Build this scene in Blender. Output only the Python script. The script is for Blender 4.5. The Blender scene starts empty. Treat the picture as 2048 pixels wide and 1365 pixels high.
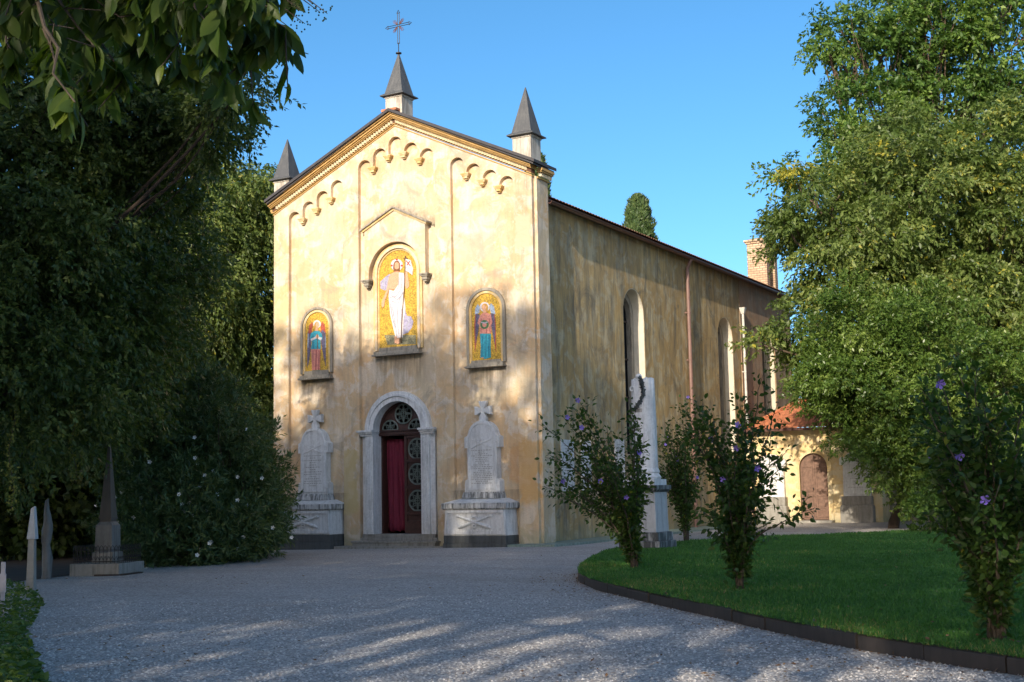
import bpy, bmesh, math, random
import numpy as np
from mathutils import Vector, Matrix
from mathutils.geometry import tessellate_polygon
random.seed(7)
S = bpy.context.scene
COL = S.collection
PI = math.pi

# ------------------------------------------------------------------ camera model (fitted to the photograph)
FPX, PT, YW, RL = 2587.4, 0.1171, 0.5103, -0.0194
CAM = np.array([18.6728, -34.9893, 1.6])
_F = np.array([-math.sin(YW)*math.cos(PT), math.cos(YW)*math.cos(PT), math.sin(PT)])
_R = np.array([math.cos(YW), math.sin(YW), 0.0]); _U = np.cross(_R, _F)
_R, _U = math.cos(RL)*_R + math.sin(RL)*_U, -math.sin(RL)*_R + math.cos(RL)*_U
def ray(px, py): return _F + _R*(px-1024)/FPX - _U*(py-682.5)/FPX
def onY(px, py, Y):
    d = ray(px, py); p = CAM + d*(Y-CAM[1])/d[1]; return (p[0], p[2])
def onX(px, py, X):
    d = ray(px, py); p = CAM + d*(X-CAM[0])/d[0]; return (p[1], p[2])
def onZ(px, py, Z=0.0):
    d = ray(px, py); p = CAM + d*(Z-CAM[2])/d[2]; return (p[0], p[1])
def at(px, py, D): return CAM + ray(px, py)*D
def gh(x, y):      # ground height
    return 0.014*np.minimum(0, np.maximum(x, -14)) + 0.006*np.clip(y, 0, 22)

# ------------------------------------------------------------------ mesh helpers
class MB:
    def __init__(s): s.v = []; s.f = []; s.m = []; s.n = 0
    def add(s, vs, fs, mi=0):
        s.v.extend([tuple(map(float, p)) for p in vs])
        for f in fs: s.f.append(tuple(int(i)+s.n for i in f)); s.m.append(mi)
        s.n += len(vs); return s
    def box(s, x0, x1, y0, y1, z0, z1, mi=0):
        vs = [(x, y, z) for z in (z0, z1) for y in (y0, y1) for x in (x0, x1)]
        return s.add(vs, [(0,2,3,1),(4,5,7,6),(0,1,5,4),(2,6,7,3),(0,4,6,2),(1,3,7,5)], mi)
    def frustum(s, cx, cy, z0, z1, a0, b0, a1, b1, mi=0):
        vs = [(cx+sx*a, cy+sy*b, z) for z, a, b in ((z0, a0, b0), (z1, a1, b1)) for sx, sy in ((-1,-1),(1,-1),(1,1),(-1,1))]
        return s.add(vs, [(3,2,1,0),(4,5,6,7),(0,1,5,4),(1,2,6,5),(2,3,7,6),(3,0,4,7)], mi)
    def poly(s, outer, holes=(), plane='Y', a=0.0, b=0.1, mi=0):
        """extruded 2D polygon with holes. plane 'Y': (u,v)->(u,w,v), w in a..b; plane 'X': (u,v)->(w,u,v); 'Z': (u,v,w)"""
        loops = [list(outer)] + [list(h) for h in holes]
        flat = [p for l in loops for p in l]
        tris = tessellate_polygon([[Vector((p[0], p[1], 0)) for p in l] for l in loops])
        def mp(p, w):
            return (p[0], w, p[1]) if plane == 'Y' else (w, p[0], p[1]) if plane == 'X' else (p[0], p[1], w)
        n = len(flat)
        vs = [mp(p, a) for p in flat] + [mp(p, b) for p in flat]
        fs = [tuple(t) for t in tris] + [tuple(i+n for i in reversed(t)) for t in tris]
        k = 0
        for l in loops:
            m = len(l)
            for i in range(m): fs.append((k+i, k+(i+1) % m, n+k+(i+1) % m, n+k+i))
            k += m
        return s.add(vs, fs, mi)
    def tube(s, pts, rad, n=6, mi=0, cap=True):
        pts = [Vector(p) for p in pts]
        if not hasattr(rad, '__len__'): rad = [rad]*len(pts)
        vs = []; prev = None
        for i, p in enumerate(pts):
            d = (pts[min(i+1, len(pts)-1)] - pts[max(i-1, 0)])
            d = d.normalized() if d.length > 1e-9 else Vector((0, 0, 1))
            if prev is None:
                u = d.orthogonal().normalized()
            else:
                u = (prev - d*prev.dot(d)); u = u.normalized() if u.length > 1e-6 else d.orthogonal().normalized()
            prev = u; w = d.cross(u)
            for k in range(n):
                a = 2*PI*k/n; vs.append(p + (u*math.cos(a) + w*math.sin(a))*rad[i])
        fs = [(i*n+k, i*n+(k+1) % n, (i+1)*n+(k+1) % n, (i+1)*n+k) for i in range(len(pts)-1) for k in range(n)]
        if cap:
            fs.append(tuple(range(n-1, -1, -1))); fs.append(tuple((len(pts)-1)*n+k for k in range(n)))
        return s.add(vs, fs, mi)
    def lathe(s, prof, cx=0, cy=0, n=24, mi=0):
        vs = [(cx+r*math.cos(2*PI*k/n), cy+r*math.sin(2*PI*k/n), z) for r, z in prof for k in range(n)]
        fs = [(i*n+k, i*n+(k+1) % n, (i+1)*n+(k+1) % n, (i+1)*n+k) for i in range(len(prof)-1) for k in range(n)]
        fs.append(tuple(range(n-1, -1, -1))); fs.append(tuple((len(prof)-1)*n+k for k in range(n)))
        return s.add(vs, fs, mi)
    def ring(s, c, r, t, plane='Y', n=28, k=5, mi=0, a0=0, a1=2*PI):
        closed = abs(a1-a0-2*PI) < 1e-6
        pts = []
        for i in range(n+1):
            a = a0+(a1-a0)*i/n; u, v = r*math.cos(a), r*math.sin(a)
            pts.append((c[0]+u, c[1], c[2]+v) if plane == 'Y' else (c[0], c[1]+u, c[2]+v) if plane == 'X' else (c[0]+u, c[1]+v, c[2]))
        return s.tube(pts, t, k, mi, cap=not closed)
    def build(s, name, mats, parent=None, smooth=False, bevel=0, loc=None):
        me = bpy.data.meshes.new(name); me.from_pydata(s.v, [], s.f)
        if not isinstance(mats, (list, tuple)): mats = [mats]
        for m in mats: me.materials.append(m)
        me.polygons.foreach_set('material_index', s.m)
        bm = bmesh.new(); bm.from_mesh(me)
        bmesh.ops.recalc_face_normals(bm, faces=bm.faces[:])
        bm.to_mesh(me); bm.free()
        if smooth: me.polygons.foreach_set('use_smooth', [True]*len(me.polygons))
        me.update()
        o = bpy.data.objects.new(name, me); COL.objects.link(o)
        if parent is not None: o.parent = parent
        if loc is not None: o.location = loc
        if bevel:
            md = o.modifiers.new('bevel', 'BEVEL'); md.width = bevel; md.segments = 2; md.limit_method = 'ANGLE'; md.angle_limit = math.radians(40)
        return o
def tag(o, label=None, cat=None, group=None, kind=None):
    if label: o['label'] = label
    if cat: o['category'] = cat
    if group: o['group'] = group
    if kind: o['kind'] = kind
    return o
def empty(name, loc=(0, 0, 0), rz=0.0):
    o = bpy.data.objects.new(name, None); COL.objects.link(o); o.location = loc; o.rotation_euler = (0, 0, rz); return o
def copy_tree(o, parent=None):
    c = o.copy(); COL.objects.link(c)
    if parent is not None: c.parent = parent
    for ch in [x for x in COL.objects if x.parent == o]: copy_tree(ch, c)
    return c
def arch(cx, zs, r, zb, n=20):
    return [(cx-r, zb)] + [(cx-r*math.cos(PI*i/n), zs+r*math.sin(PI*i/n)) for i in range(n+1)] + [(cx+r, zb)]
def archring(cx, zs, ro, ri, zb):
    return arch(cx, zs, ro, zb) + arch(cx, zs, ri, zb)[::-1]

# ------------------------------------------------------------------ materials
def mat(name):
    m = bpy.data.materials.new(name); m.use_nodes = True
    nt = m.node_tree; nt.nodes.clear()
    out = nt.nodes.new('ShaderNodeOutputMaterial'); b = nt.nodes.new('ShaderNodeBsdfPrincipled')
    nt.links.new(b.outputs[0], out.inputs[0]); return m, nt, b, out
def N(nt, t, **k):
    n = nt.nodes.new(t)
    for a, v in k.items(): setattr(n, a, v)
    return n
def coords(nt, scale=(1, 1, 1), kind='Object'):
    tc = N(nt, 'ShaderNodeTexCoord')
    mp = N(nt, 'ShaderNodeMapping'); mp.inputs['Scale'].default_value = scale
    if kind == 'World':
        g = N(nt, 'ShaderNodeNewGeometry'); nt.links.new(g.outputs['Position'], mp.inputs[0])
    else: nt.links.new(tc.outputs[kind], mp.inputs[0])
    return mp.outputs[0]
def noise(nt, vec, scale, detail=4, rough=.55, dist=0.0):
    n = N(nt, 'ShaderNodeTexNoise'); n.inputs['Scale'].default_value = scale; n.inputs['Detail'].default_value = detail
    n.inputs['Roughness'].default_value = rough; n.inputs['Distortion'].default_value = dist
    nt.links.new(vec, n.inputs['Vector']); return n.outputs['Fac']
def ramp(nt, fac, stops, interp='LINEAR'):
    r = N(nt, 'ShaderNodeValToRGB'); r.color_ramp.interpolation = interp
    e = r.color_ramp.elements
    while len(e) < len(stops): e.new(.5)
    for i, (p, c) in enumerate(stops):
        e[i].position = p; e[i].color = (c[0], c[1], c[2], 1) if hasattr(c, '__len__') else (c, c, c, 1)
    nt.links.new(fac, r.inputs[0]); return r.outputs[0]
def mixc(nt, fac, a, b, mode='MIX'):
    m = N(nt, 'ShaderNodeMix', data_type='RGBA', blend_type=mode)
    for sock, v in ((m.inputs[0], fac), (m.inputs[6], a), (m.inputs[7], b)):
        if hasattr(v, 'node'): nt.links.new(v, sock)
        elif hasattr(v, '__len__'): sock.default_value = (v[0], v[1], v[2], 1)
        else: sock.default_value = v
    return m.outputs[2]
def mth(nt, op, a, b=0.0, clamp=False):
    m = N(nt, 'ShaderNodeMath', operation=op); m.use_clamp = clamp
    for s, v in ((m.inputs[0], a), (m.inputs[1], b)):
        if hasattr(v, 'node'): nt.links.new(v, s)
        else: s.default_value = v
    return m.outputs[0]
def bump(nt, b, h, strength=.3, dist=.02):
    n = N(nt, 'ShaderNodeBump'); n.inputs['Strength'].default_value = strength; n.inputs['Distance'].default_value = dist
    nt.links.new(h, n.inputs['Height']); nt.links.new(n.outputs[0], b.inputs['Normal'])

def plain(name, c, rough=.6, var=.25, scale=6, metal=0, bmp=.15):
    m, nt, b, _ = mat(name)
    v = coords(nt, kind='World'); f = noise(nt, v, scale, 5, .6)
    b.inputs['Roughness'].default_value = rough; b.inputs['Metallic'].default_value = metal
    col = ramp(nt, f, [(.25, [x*(1-var) for x in c]), (.75, [min(1, x*(1+var)) for x in c])])
    nt.links.new(col, b.inputs['Base Color'])
    if bmp: bump(nt, b, noise(nt, v, scale*4, 4), bmp, .01)
    return m

def plaster(name, base, warm, pale, grey, streak=.5, stains=False, greylow=.3):
    m, nt, b, _ = mat(name)
    v = coords(nt, kind='World')
    n1 = noise(nt, v, .55, 5, .6, .4); n2 = noise(nt, v, 1.7, 6, .65, .6); n3 = noise(nt, v, 7, 6, .7)
    vs = coords(nt, (2.0, 2.0, .30), kind='World'); st = noise(nt, vs, 1.5, 7, .72, .5)
    vs2 = coords(nt, (7, 7, .8), kind='World'); st2 = noise(nt, vs2, 1.2, 4, .6)
    c = mixc(nt, ramp(nt, n1, [(.42, 0), (.58, 1)]), base, warm)
    c = mixc(nt, ramp(nt, n2, [(.48, 0), (.58, .8)]), c, pale)
    n4 = noise(nt, coords(nt, (1, 1, .8), kind='World'), .9, 7, .7, 1.2)
    c = mixc(nt, ramp(nt, n4, [(.54, 0), (.66, .6)]), c, grey)
    n5 = noise(nt, v, 3.1, 7, .75, .8)
    c = mixc(nt, ramp(nt, n5, [(.56, 0), (.70, .5)]), c, [warm[0], warm[1]*.75, warm[2]*.7])
    c = mixc(nt, mth(nt, 'MULTIPLY', ramp(nt, st, [(.42, 0), (.72, 1)]), streak), c, grey)
    c = mixc(nt, mth(nt, 'MULTIPLY', ramp(nt, st2, [(.5, 0), (.75, 1)]), streak*.38), c, [x*.8 for x in grey])
    c = mixc(nt, ramp(nt, n3, [(.3, .16), (.7, 0)]), c, [x*.5 for x in base])
    # small dark lichen specks
    vo = N(nt, 'ShaderNodeTexVoronoi'); vo.inputs['Scale'].default_value = 9; nt.links.new(v, vo.inputs['Vector'])
    sp = mth(nt, 'MULTIPLY', ramp(nt, vo.outputs['Distance'], [(.05, 1), (.16, 0)]), ramp(nt, n2, [(.56, 0), (.66, .8)]))
    c = mixc(nt, sp, c, [x*.35 for x in grey])
    # damp, stained foot of the wall
    g = N(nt, 'ShaderNodeNewGeometry'); sx = N(nt, 'ShaderNodeSeparateXYZ'); nt.links.new(g.outputs['Position'], sx.inputs[0])
    zz = mth(nt, 'ADD', sx.outputs[2], mth(nt, 'MULTIPLY', n2, 1.6))
    low = N(nt, 'ShaderNodeMapRange'); nt.links.new(zz, low.inputs[0]); low.inputs[1].default_value = 3.6; low.inputs[2].default_value = .6
    low.inputs[3].default_value = 0; low.inputs[4].default_value = greylow
    c = mixc(nt, low.outputs[0], c, [.9*grey[0], .95*grey[1], .85*grey[2]])
    gr = N(nt, 'ShaderNodeMapRange'); nt.links.new(zz, gr.inputs[0]); gr.inputs[1].default_value = 1.35; gr.inputs[2].default_value = .6
    gr.inputs[4].default_value = .55
    c = mixc(nt, gr.outputs[0], c, (.2, .27, .2))
    if stains:
        X_, Z_ = sx.outputs[0], sx.outputs[2]
        def mr(v_, a, b2, lo=0.0, hi=1.0):
            q = N(nt, 'ShaderNodeMapRange'); nt.links.new(v_, q.inputs[0]); q.inputs[1].default_value = a; q.inputs[2].default_value = b2; q.inputs[3].default_value = lo; q.inputs[4].default_value = hi; return q.outputs[0]
        streak_n = ramp(nt, st2, [(.35, .25), (.6, 1)])
        for x0, x1, zt, ln, am in ((-6.3, -4.2, 6.2, 1.5, .85), (-2.65, -1.15, 5.56, 1.3, .85), (-9.35, -7.9, 5.58, 1.3, .85), (-6.75, -3.75, 3.7, 2.6, .4), (-3.2, -.7, 1.7, 1.2, .6), (-9.9, -7.3, 1.7, 1.2, .6), (-.75, .0, 12.0, 9, .35), (-6.8, -6.3, 8.6, 3, .3), (-4.2, -3.8, 8.6, 3, .35)):
            mk = mth(nt, 'MULTIPLY', mr(X_, x0-.12, x0+.1), mr(X_, x1+.12, x1-.1)); mk = mth(nt, 'MULTIPLY', mk, mr(Z_, zt-ln, zt)); mk = mth(nt, 'MULTIPLY', mk, mth(nt, 'LESS_THAN', Z_, zt+.02))
            c = mixc(nt, mth(nt, 'MULTIPLY', mth(nt, 'MULTIPLY', mk, streak_n), am), c, (.20, .16, .11))
        wob = mth(nt, 'MULTIPLY', mth(nt, 'SUBTRACT', n2, .5), .8)
        for x0, x1, z0, z1, cc, am in ((-.76, -.2, 9.25, 10.25, (.60, .47, .32), .9), (-.76, -.1, 1.3, 3.2, (.62, .36, .12), .7), (-1.15, -.78, 1.9, 3.0, (.62, .36, .16), .7), (-3.7, -3.15, 5.0, 7.6, (.62, .42, .22), .5), (-9.5, -8.9, 7.6, 9.6, (.66, .42, .24), .6), (-2.9, -1.6, 9.0, 10.0, (.50, .42, .32), .55), (-7.4, -6.9, 1.0, 3.2, (.52, .40, .16), .6), (-10.4, -9.8, 6.5, 9.0, (.66, .47, .22), .5), (-4.4, -3.9, 5.2, 6.0, (.45, .36, .26), .5)):
            xw = mth(nt, 'ADD', X_, wob); zw = mth(nt, 'ADD', Z_, wob)
            mk = mth(nt, 'MULTIPLY', mth(nt, 'MULTIPLY', mr(xw, x0-.05, x0+.05), mr(xw, x1+.05, x1-.05)), mth(nt, 'MULTIPLY', mr(zw, z0-.08, z0+.08), mr(zw, z1+.05, z1-.05)))
            c = mixc(nt, mth(nt, 'MULTIPLY', mk, am), c, cc)
        dz = mth(nt, 'ADD', Z_, mth(nt, 'MULTIPLY', mth(nt, 'ABSOLUTE', mth(nt, 'ADD', X_, 5.26)), .479))
        mk = mth(nt, 'MULTIPLY', mr(dz, 11.5, 11.05), mth(nt, 'GREATER_THAN', dz, 11.0)); mk = mth(nt, 'MULTIPLY', mk, mth(nt, 'LESS_THAN', mth(nt, 'ABSOLUTE', mth(nt, 'ADD', X_, 5.2)), 1.5))
        c = mixc(nt, mth(nt, 'MULTIPLY', mk, ramp(nt, n3, [(.35, .3), (.6, 1)])), c, (.14, .12, .08))
        for cx_, r0_ in ((-1.9, .69), (-8.62, .67)):
            dd = mth(nt, 'SQRT', mth(nt, 'ADD', mth(nt, 'POWER', mth(nt, 'ADD', X_, -cx_), 2.0), mth(nt, 'POWER', mth(nt, 'ADD', Z_, -7.4), 2.0)))
            mk = mth(nt, 'MULTIPLY', mr(dd, r0_+.35, r0_), mth(nt, 'GREATER_THAN', Z_, 7.0))
            c = mixc(nt, mth(nt, 'MULTIPLY', mth(nt, 'MULTIPLY', mk, ramp(nt, n3, [(.4, .1), (.6, 1)])), .7), c, (.22, .18, .12))
    nt.links.new(c, b.inputs['Base Color']); b.inputs['Roughness'].default_value = .92
    b.inputs['Specular IOR Level'].default_value = .2
    h = mth(nt, 'ADD', n3, mth(nt, 'MULTIPLY', n2, .8)); bump(nt, b, h, .55, .03)
    return m

M = {}
M['facade'] = plaster('facade_plaster', (.71, .58, .385), (.68, .47, .26), (.78, .69, .56), (.33, .285, .225), .5, True)
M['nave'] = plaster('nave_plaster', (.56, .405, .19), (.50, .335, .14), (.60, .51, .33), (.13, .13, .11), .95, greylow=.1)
M['annex'] = plaster('annex_plaster', (.72, .58, .32), (.72, .52, .24), (.74, .65, .45), (.5, .44, .32), .2)
M['trim'] = plaster('trim_plaster', (.72, .52, .24), (.70, .46, .17), (.74, .62, .40), (.4, .32, .2), .3)
M['ochre'] = plain('ochre_cornice', (.50, .31, .11), .85, .25, 4)
M['cream'] = plain('cream_brick', (.72, .62, .42), .85, .2, 8)
M['terra'] = plain('shade_darkened_terracotta', (.13, .06, .03), .85, .3, 8)  # terracotta deepened so the shade between the dentils is in the colour
M['slate'] = plain('grey_sheet_metal', (.075, .078, .08), .5, .3, 5, .3, .08)
M['roofmetal'] = plain('dark_coping', (.05, .045, .045), .55, .3, 5)
M['gutter'] = plain('brown_gutter', (.10, .045, .035), .4, .2, 5, .2)
M['gutter2'] = plain('pink_brown_pipe', (.20, .115, .09), .5, .2, 5)
M['whitepipe'] = plain('white_pipe', (.6, .58, .52), .5, .2, 5)
M['tile'] = plain('roof_tile', (.30, .15, .09), .85, .45, 5)
M['tileorange'] = plain('orange_roof_tile', (.46, .17, .08), .8, .45, 5)
M['pedestal'] = plain('pedestal_plaster', (.62, .58, .50), .9, .22, 3)
M['iron'] = plain('black_iron', (.025, .022, .02), .55, .3, 20, .3)
M['rustiron'] = plain('rusty_iron', (.12, .05, .04), .7, .3, 20)
M['doorwood'] = plain('dark_door_wood', (.055, .022, .016), .45, .4, 9)
M['oldwood'] = plain('weathered_door_wood', (.17, .10, .07), .7, .45, 9)
M['rosette'] = plain('grey_green_metal', (.13, .16, .14), .45, .2, 9, .2)
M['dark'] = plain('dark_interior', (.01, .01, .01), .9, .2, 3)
M['redcloth'] = plain('wine_red_cloth', (.15, .009, .03), .8, .15, 5)
M['glass'] = plain('dark_glass', (.02, .025, .03), .12, .3, 3, 0, .03)
M['bark'] = plain('bark', (.10, .07, .045), .9, .45, 9, 0, .6)
M['barkpale'] = plain('pale_bark', (.075, .058, .042), .9, .4, 12, 0, .5)
M['barkdark'] = plain('dark_bark', (.045, .03, .02), .9, .4, 9, 0, .5)
M['petalwhite'] = plain('white_petal', (.8, .8, .76), .6, .1, 20, 0, 0)
M['petalviolet'] = plain('violet_petal', (.24, .16, .62), .6, .2, 20, 0, 0)
M['whitepaint'] = plain('white_paint', (.40, .39, .42), .6, .15, 9)

def marble(name, base, dirt, amt=.5, lo=.46, hi=.66):
    m, nt, b, _ = mat(name)
    v = coords(nt, kind='World'); vs = coords(nt, (7, 7, .9), kind='World')
    n1 = noise(nt, v, 1.6, 6, .65, .5); st = noise(nt, vs, 1.4, 5, .65); n3 = noise(nt, v, 14, 5, .6)
    c = mixc(nt, ramp(nt, n1, [(.35, 0), (.7, .5)]), base, [x*.78 for x in base])
    c = mixc(nt, mth(nt, 'MULTIPLY', ramp(nt, st, [(lo, 0), (hi, 1)]), amt), c, dirt)
    g = N(nt, 'ShaderNodeNewGeometry'); sn = N(nt, 'ShaderNodeSeparateXYZ'); nt.links.new(g.outputs['Normal'], sn.inputs[0])
    c = mixc(nt, ramp(nt, n3, [(.3, .2), (.6, 0)]), c, dirt)
    nt.links.new(c, b.inputs['Base Color']); b.inputs['Roughness'].default_value = .6
    bump(nt, b, n3, .2, .01); return m
M['marble'] = marble('white_marble', (.74, .75, .74), (.13, .13, .12), .35)
M['marbledirty'] = marble('stained_marble', (.62, .63, .62), (.05, .055, .05), .85, .42, .6)
M['slate'] = marble('grey_sheet_metal_streaked', (.07, .073, .075), (.15, .15, .14), .45)
M['pedestal'] = marble('stained_pedestal_plaster', (.60, .55, .46), (.24, .20, .15), .75, .42, .6)
M['darkstone'] = marble('black_stained_stone', (.09, .10, .10), (.03, .03, .03), .7)
M['stone'] = marble('grey_stone', (.30, .29, .26), (.10, .09, .07), .6)
M['greystone'] = marble('weathered_frame_stone', (.36, .32, .25), (.09, .08, .06), .7)
M['obelisk'] = marble('brown_obelisk_stone', (.10, .085, .07), (.05, .045, .035), .6)
M['marblestain'] = marble('black_streaked_marble', (.40, .41, .40), (.035, .04, .04), .95, .34, .52)
M['greymarble'] = marble('grey_speckled_marble', (.50, .51, .51), (.2, .2, .2), .5)
M['obelisk2'] = marble('grey_pedestal_stone', (.19, .185, .17), (.06, .055, .045), .6)
M['walkway'] = marble('green_grey_walkway', (.22, .30, .26), (.08, .10, .09), .6)

def leafmat(name, dark, mid, light, trans=.35, tcol=None, rough=.45, yellow=None):
    m, nt, b, out = mat(name)
    a = N(nt, 'ShaderNodeAttribute', attribute_name='v')
    stops = [(0, dark), (.55, mid), (.93, light)]
    if yellow: stops.append((1.0, yellow))
    c = ramp(nt, a.outputs['Fac'], stops)
    nt.links.new(c, b.inputs['Base Color']); b.inputs['Roughness'].default_value = rough
    b.inputs['Specular IOR Level'].default_value = .35
    t = N(nt, 'ShaderNodeBsdfTranslucent')
    tc = mixc(nt, 1.0, c, tcol or (1.6, 1.7, .7), 'MULTIPLY'); nt.links.new(tc, t.inputs[0])
    mx = N(nt, 'ShaderNodeMixShader'); mx.inputs[0].default_value = trans
    nt.links.new(b.outputs[0], mx.inputs[1]); nt.links.new(t.outputs[0], mx.inputs[2]); nt.links.new(mx.outputs[0], out.inputs[0])
    return m
M['leaf_olive'] = leafmat('olive_green_leaf', (.065, .105, .022), (.13, .18, .042), (.24, .28, .085), .3, yellow=(.36, .32, .04))
M['leaf_green'] = leafmat('fresh_green_leaf', (.04, .09, .018), (.085, .155, .03), (.18, .26, .05), .35)
M['leaf_laurel'] = leafmat('glossy_laurel_leaf', (.05, .10, .018), (.10, .165, .03), (.19, .26, .055), .25, rough=.35)
M['leaf_dark'] = leafmat('dark_green_leaf', (.04, .068, .018), (.075, .115, .028), (.15, .19, .05), .3)
M['leaf_ole'] = leafmat('oleander_leaf', (.045, .085, .03), (.08, .125, .045), (.14, .19, .07), .25)
M['leaf_near'] = leafmat('broad_hanging_leaf', (.03, .06, .012), (.06, .10, .018), (.10, .14, .02), .45, (1.6, 1.7, .45))
M['leaf_hib'] = leafmat('hibiscus_leaf', (.025, .06, .012), (.05, .095, .02), (.10, .15, .03), .4, yellow=(.25, .24, .03))
M['leaf_cyp'] = leafmat('cypress_leaf', (.035, .07, .025), (.06, .10, .03), (.10, .14, .04), .1)
M['leaf_ivy'] = leafmat('ivy_leaf', (.05, .10, .02), (.09, .15, .03), (.18, .23, .04), .3)
M['leaf_vine'] = leafmat('vine_leaf', (.10, .13, .03), (.16, .18, .04), (.22, .22, .05), .35)
M['grass'] = leafmat('grass_blade', (.035, .105, .02), (.06, .17, .034), (.12, .25, .05), .3, (1.2, 1.5, .5), yellow=(.30, .26, .10))
M['litter'] = leafmat('dry_leaf', (.10, .055, .03), (.17, .09, .04), (.26, .16, .08), .1)

# ground
def m_gravel():
    m, nt, b, _ = mat('gravel')
    v = coords(nt, kind='World')
    vo = N(nt, 'ShaderNodeTexVoronoi'); vo.inputs['Scale'].default_value = 27; nt.links.new(v, vo.inputs['Vector'])
    vo2 = N(nt, 'ShaderNodeTexVoronoi'); vo2.inputs['Scale'].default_value = 52; nt.links.new(v, vo2.inputs['Vector'])
    sp = N(nt, 'ShaderNodeSeparateColor'); nt.links.new(vo.outputs['Color'], sp.inputs[0])
    sp2 = N(nt, 'ShaderNodeSeparateColor'); nt.links.new(vo2.outputs['Color'], sp2.inputs[0])
    c = ramp(nt, sp.outputs[0], [(0, (.20, .19, .185)), (.35, (.50, .475, .455)), (.7, (.72, .69, .66)), (1, (.90, .87, .83))])
    c2 = ramp(nt, sp2.outputs[1], [(0, (.26, .24, .23)), (.5, (.52, .49, .46)), (1, (.74, .69, .64))])
    c = mixc(nt, .5, c, c2)
    c = mixc(nt, ramp(nt, vo.outputs['Distance'], [(.3, 0), (.6, .5)]), c, (.15, .14, .135))
    big = noise(nt, coords(nt, (.5, 1.6, 1), kind='World'), .35, 5, .65, .6); c = mixc(nt, ramp(nt, big, [(.45, 0), (.62, .32)]), c, (.27, .22, .18))
    mid = noise(nt, v, 2.5, 5, .7); c = mixc(nt, ramp(nt, mid, [(.55, 0), (.7, .25)]), c, (.16, .12, .10))
    nt.links.new(c, b.inputs['Base Color']); b.inputs['Roughness'].default_value = .85
    h = mth(nt, 'SUBTRACT', 1.0, vo.outputs['Distance']); bump(nt, b, h, .9, .03); return m
M['gravel'] = m_gravel()
def m_soilgrass():
    m, nt, b, _ = mat('lawn_soil'); v = coords(nt, kind='World')
    c = ramp(nt, noise(nt, v, 1.2, 6, .7), [(.35, (.02, .075, .018)), (.6, (.04, .09, .025)), (.8, (.11, .10, .05))])
    f = noise(nt, v, 40, 4, .7); c = mixc(nt, ramp(nt, f, [(.35, .6), (.6, 0)]), c, (.015, .035, .01))
    nt.links.new(c, b.inputs['Base Color']); b.inputs['Roughness'].default_value = .95; bump(nt, b, f, .8, .03); return m
M['lawnbase'] = m_soilgrass()
def m_brick():
    m, nt, b, _ = mat('turret_brick'); 
    g = N(nt, 'ShaderNodeNewGeometry'); s = N(nt, 'ShaderNodeSeparateXYZ'); nt.links.new(g.outputs['Position'], s.inputs[0])
    cx = N(nt, 'ShaderNodeCombineXYZ'); nt.links.new(mth(nt, 'ADD', s.outputs[0], s.outputs[1]), cx.inputs[0]); nt.links.new(s.outputs[2], cx.inputs[1])
    br = N(nt, 'ShaderNodeTexBrick'); nt.links.new(cx.outputs[0], br.inputs['Vector'])
    br.inputs['Scale'].default_value = 1; br.inputs['Brick Width'].default_value = .3; br.inputs['Row Height'].default_value = .115
    br.inputs['Mortar Size'].default_value = .018
    br.inputs['Color1'].default_value = (.52, .33, .20, 1); br.inputs['Color2'].default_value = (.62, .46, .30, 1); br.inputs['Mortar'].default_value = (.22, .17, .12, 1)
    c = mixc(nt, ramp(nt, noise(nt, coords(nt, kind='World'), 3, 4), [(.4, 0), (.8, .4)]), br.outputs[0], (.3, .2, .13))
    nt.links.new(c, b.inputs['Base Color']); b.inputs['Roughness'].default_value = .9; return m
M['brick'] = m_brick()
def m_mosaic(name, c, var=.3, scale=30):
    m, nt, b, _ = mat(name); v = coords(nt, kind='World')
    vo = N(nt, 'ShaderNodeTexVoronoi'); vo.inputs['Scale'].default_value = scale; nt.links.new(v, vo.inputs['Vector'])
    s = N(nt, 'ShaderNodeSeparateColor'); nt.links.new(vo.outputs['Color'], s.inputs[0])
    col = ramp(nt, s.outputs[0], [(0, [x*(1-var) for x in c]), (1, [min(1, x*(1+var)) for x in c])])
    nt.links.new(col, b.inputs['Base Color']); b.inputs['Roughness'].default_value = .45; return m
MO = {k: m_mosaic('mosaic_'+k, c, v) for k, c, v in (
    ('gold', (.50, .31, .035), .45), ('skin', (.62, .34, .20), .15), ('white', (.66, .62, .60), .12), ('fold', (.38, .37, .42), .2), ('lilac', (.36, .33, .45), .25),
    ('hair', (.22, .08, .02), .3), ('blond', (.50, .27, .05), .3), ('red', (.50, .06, .03), .2), ('halo', (.60, .56, .56), .15), ('blue', (.04, .33, .42), .25), ('bluedark', (.02, .16, .24), .25),
    ('pink', (.62, .25, .19), .2), ('pinkdark', (.38, .10, .09), .2), ('wing', (.12, .10, .16), .4), ('wingred', (.40, .08, .04), .3), ('wingblue', (.30, .38, .50), .3), ('green', (.06, .16, .06), .3),
    ('brown', (.16, .08, .03), .3), ('ground', (.24, .22, .12), .4), ('stone', (.45, .38, .27), .2))}

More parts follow.
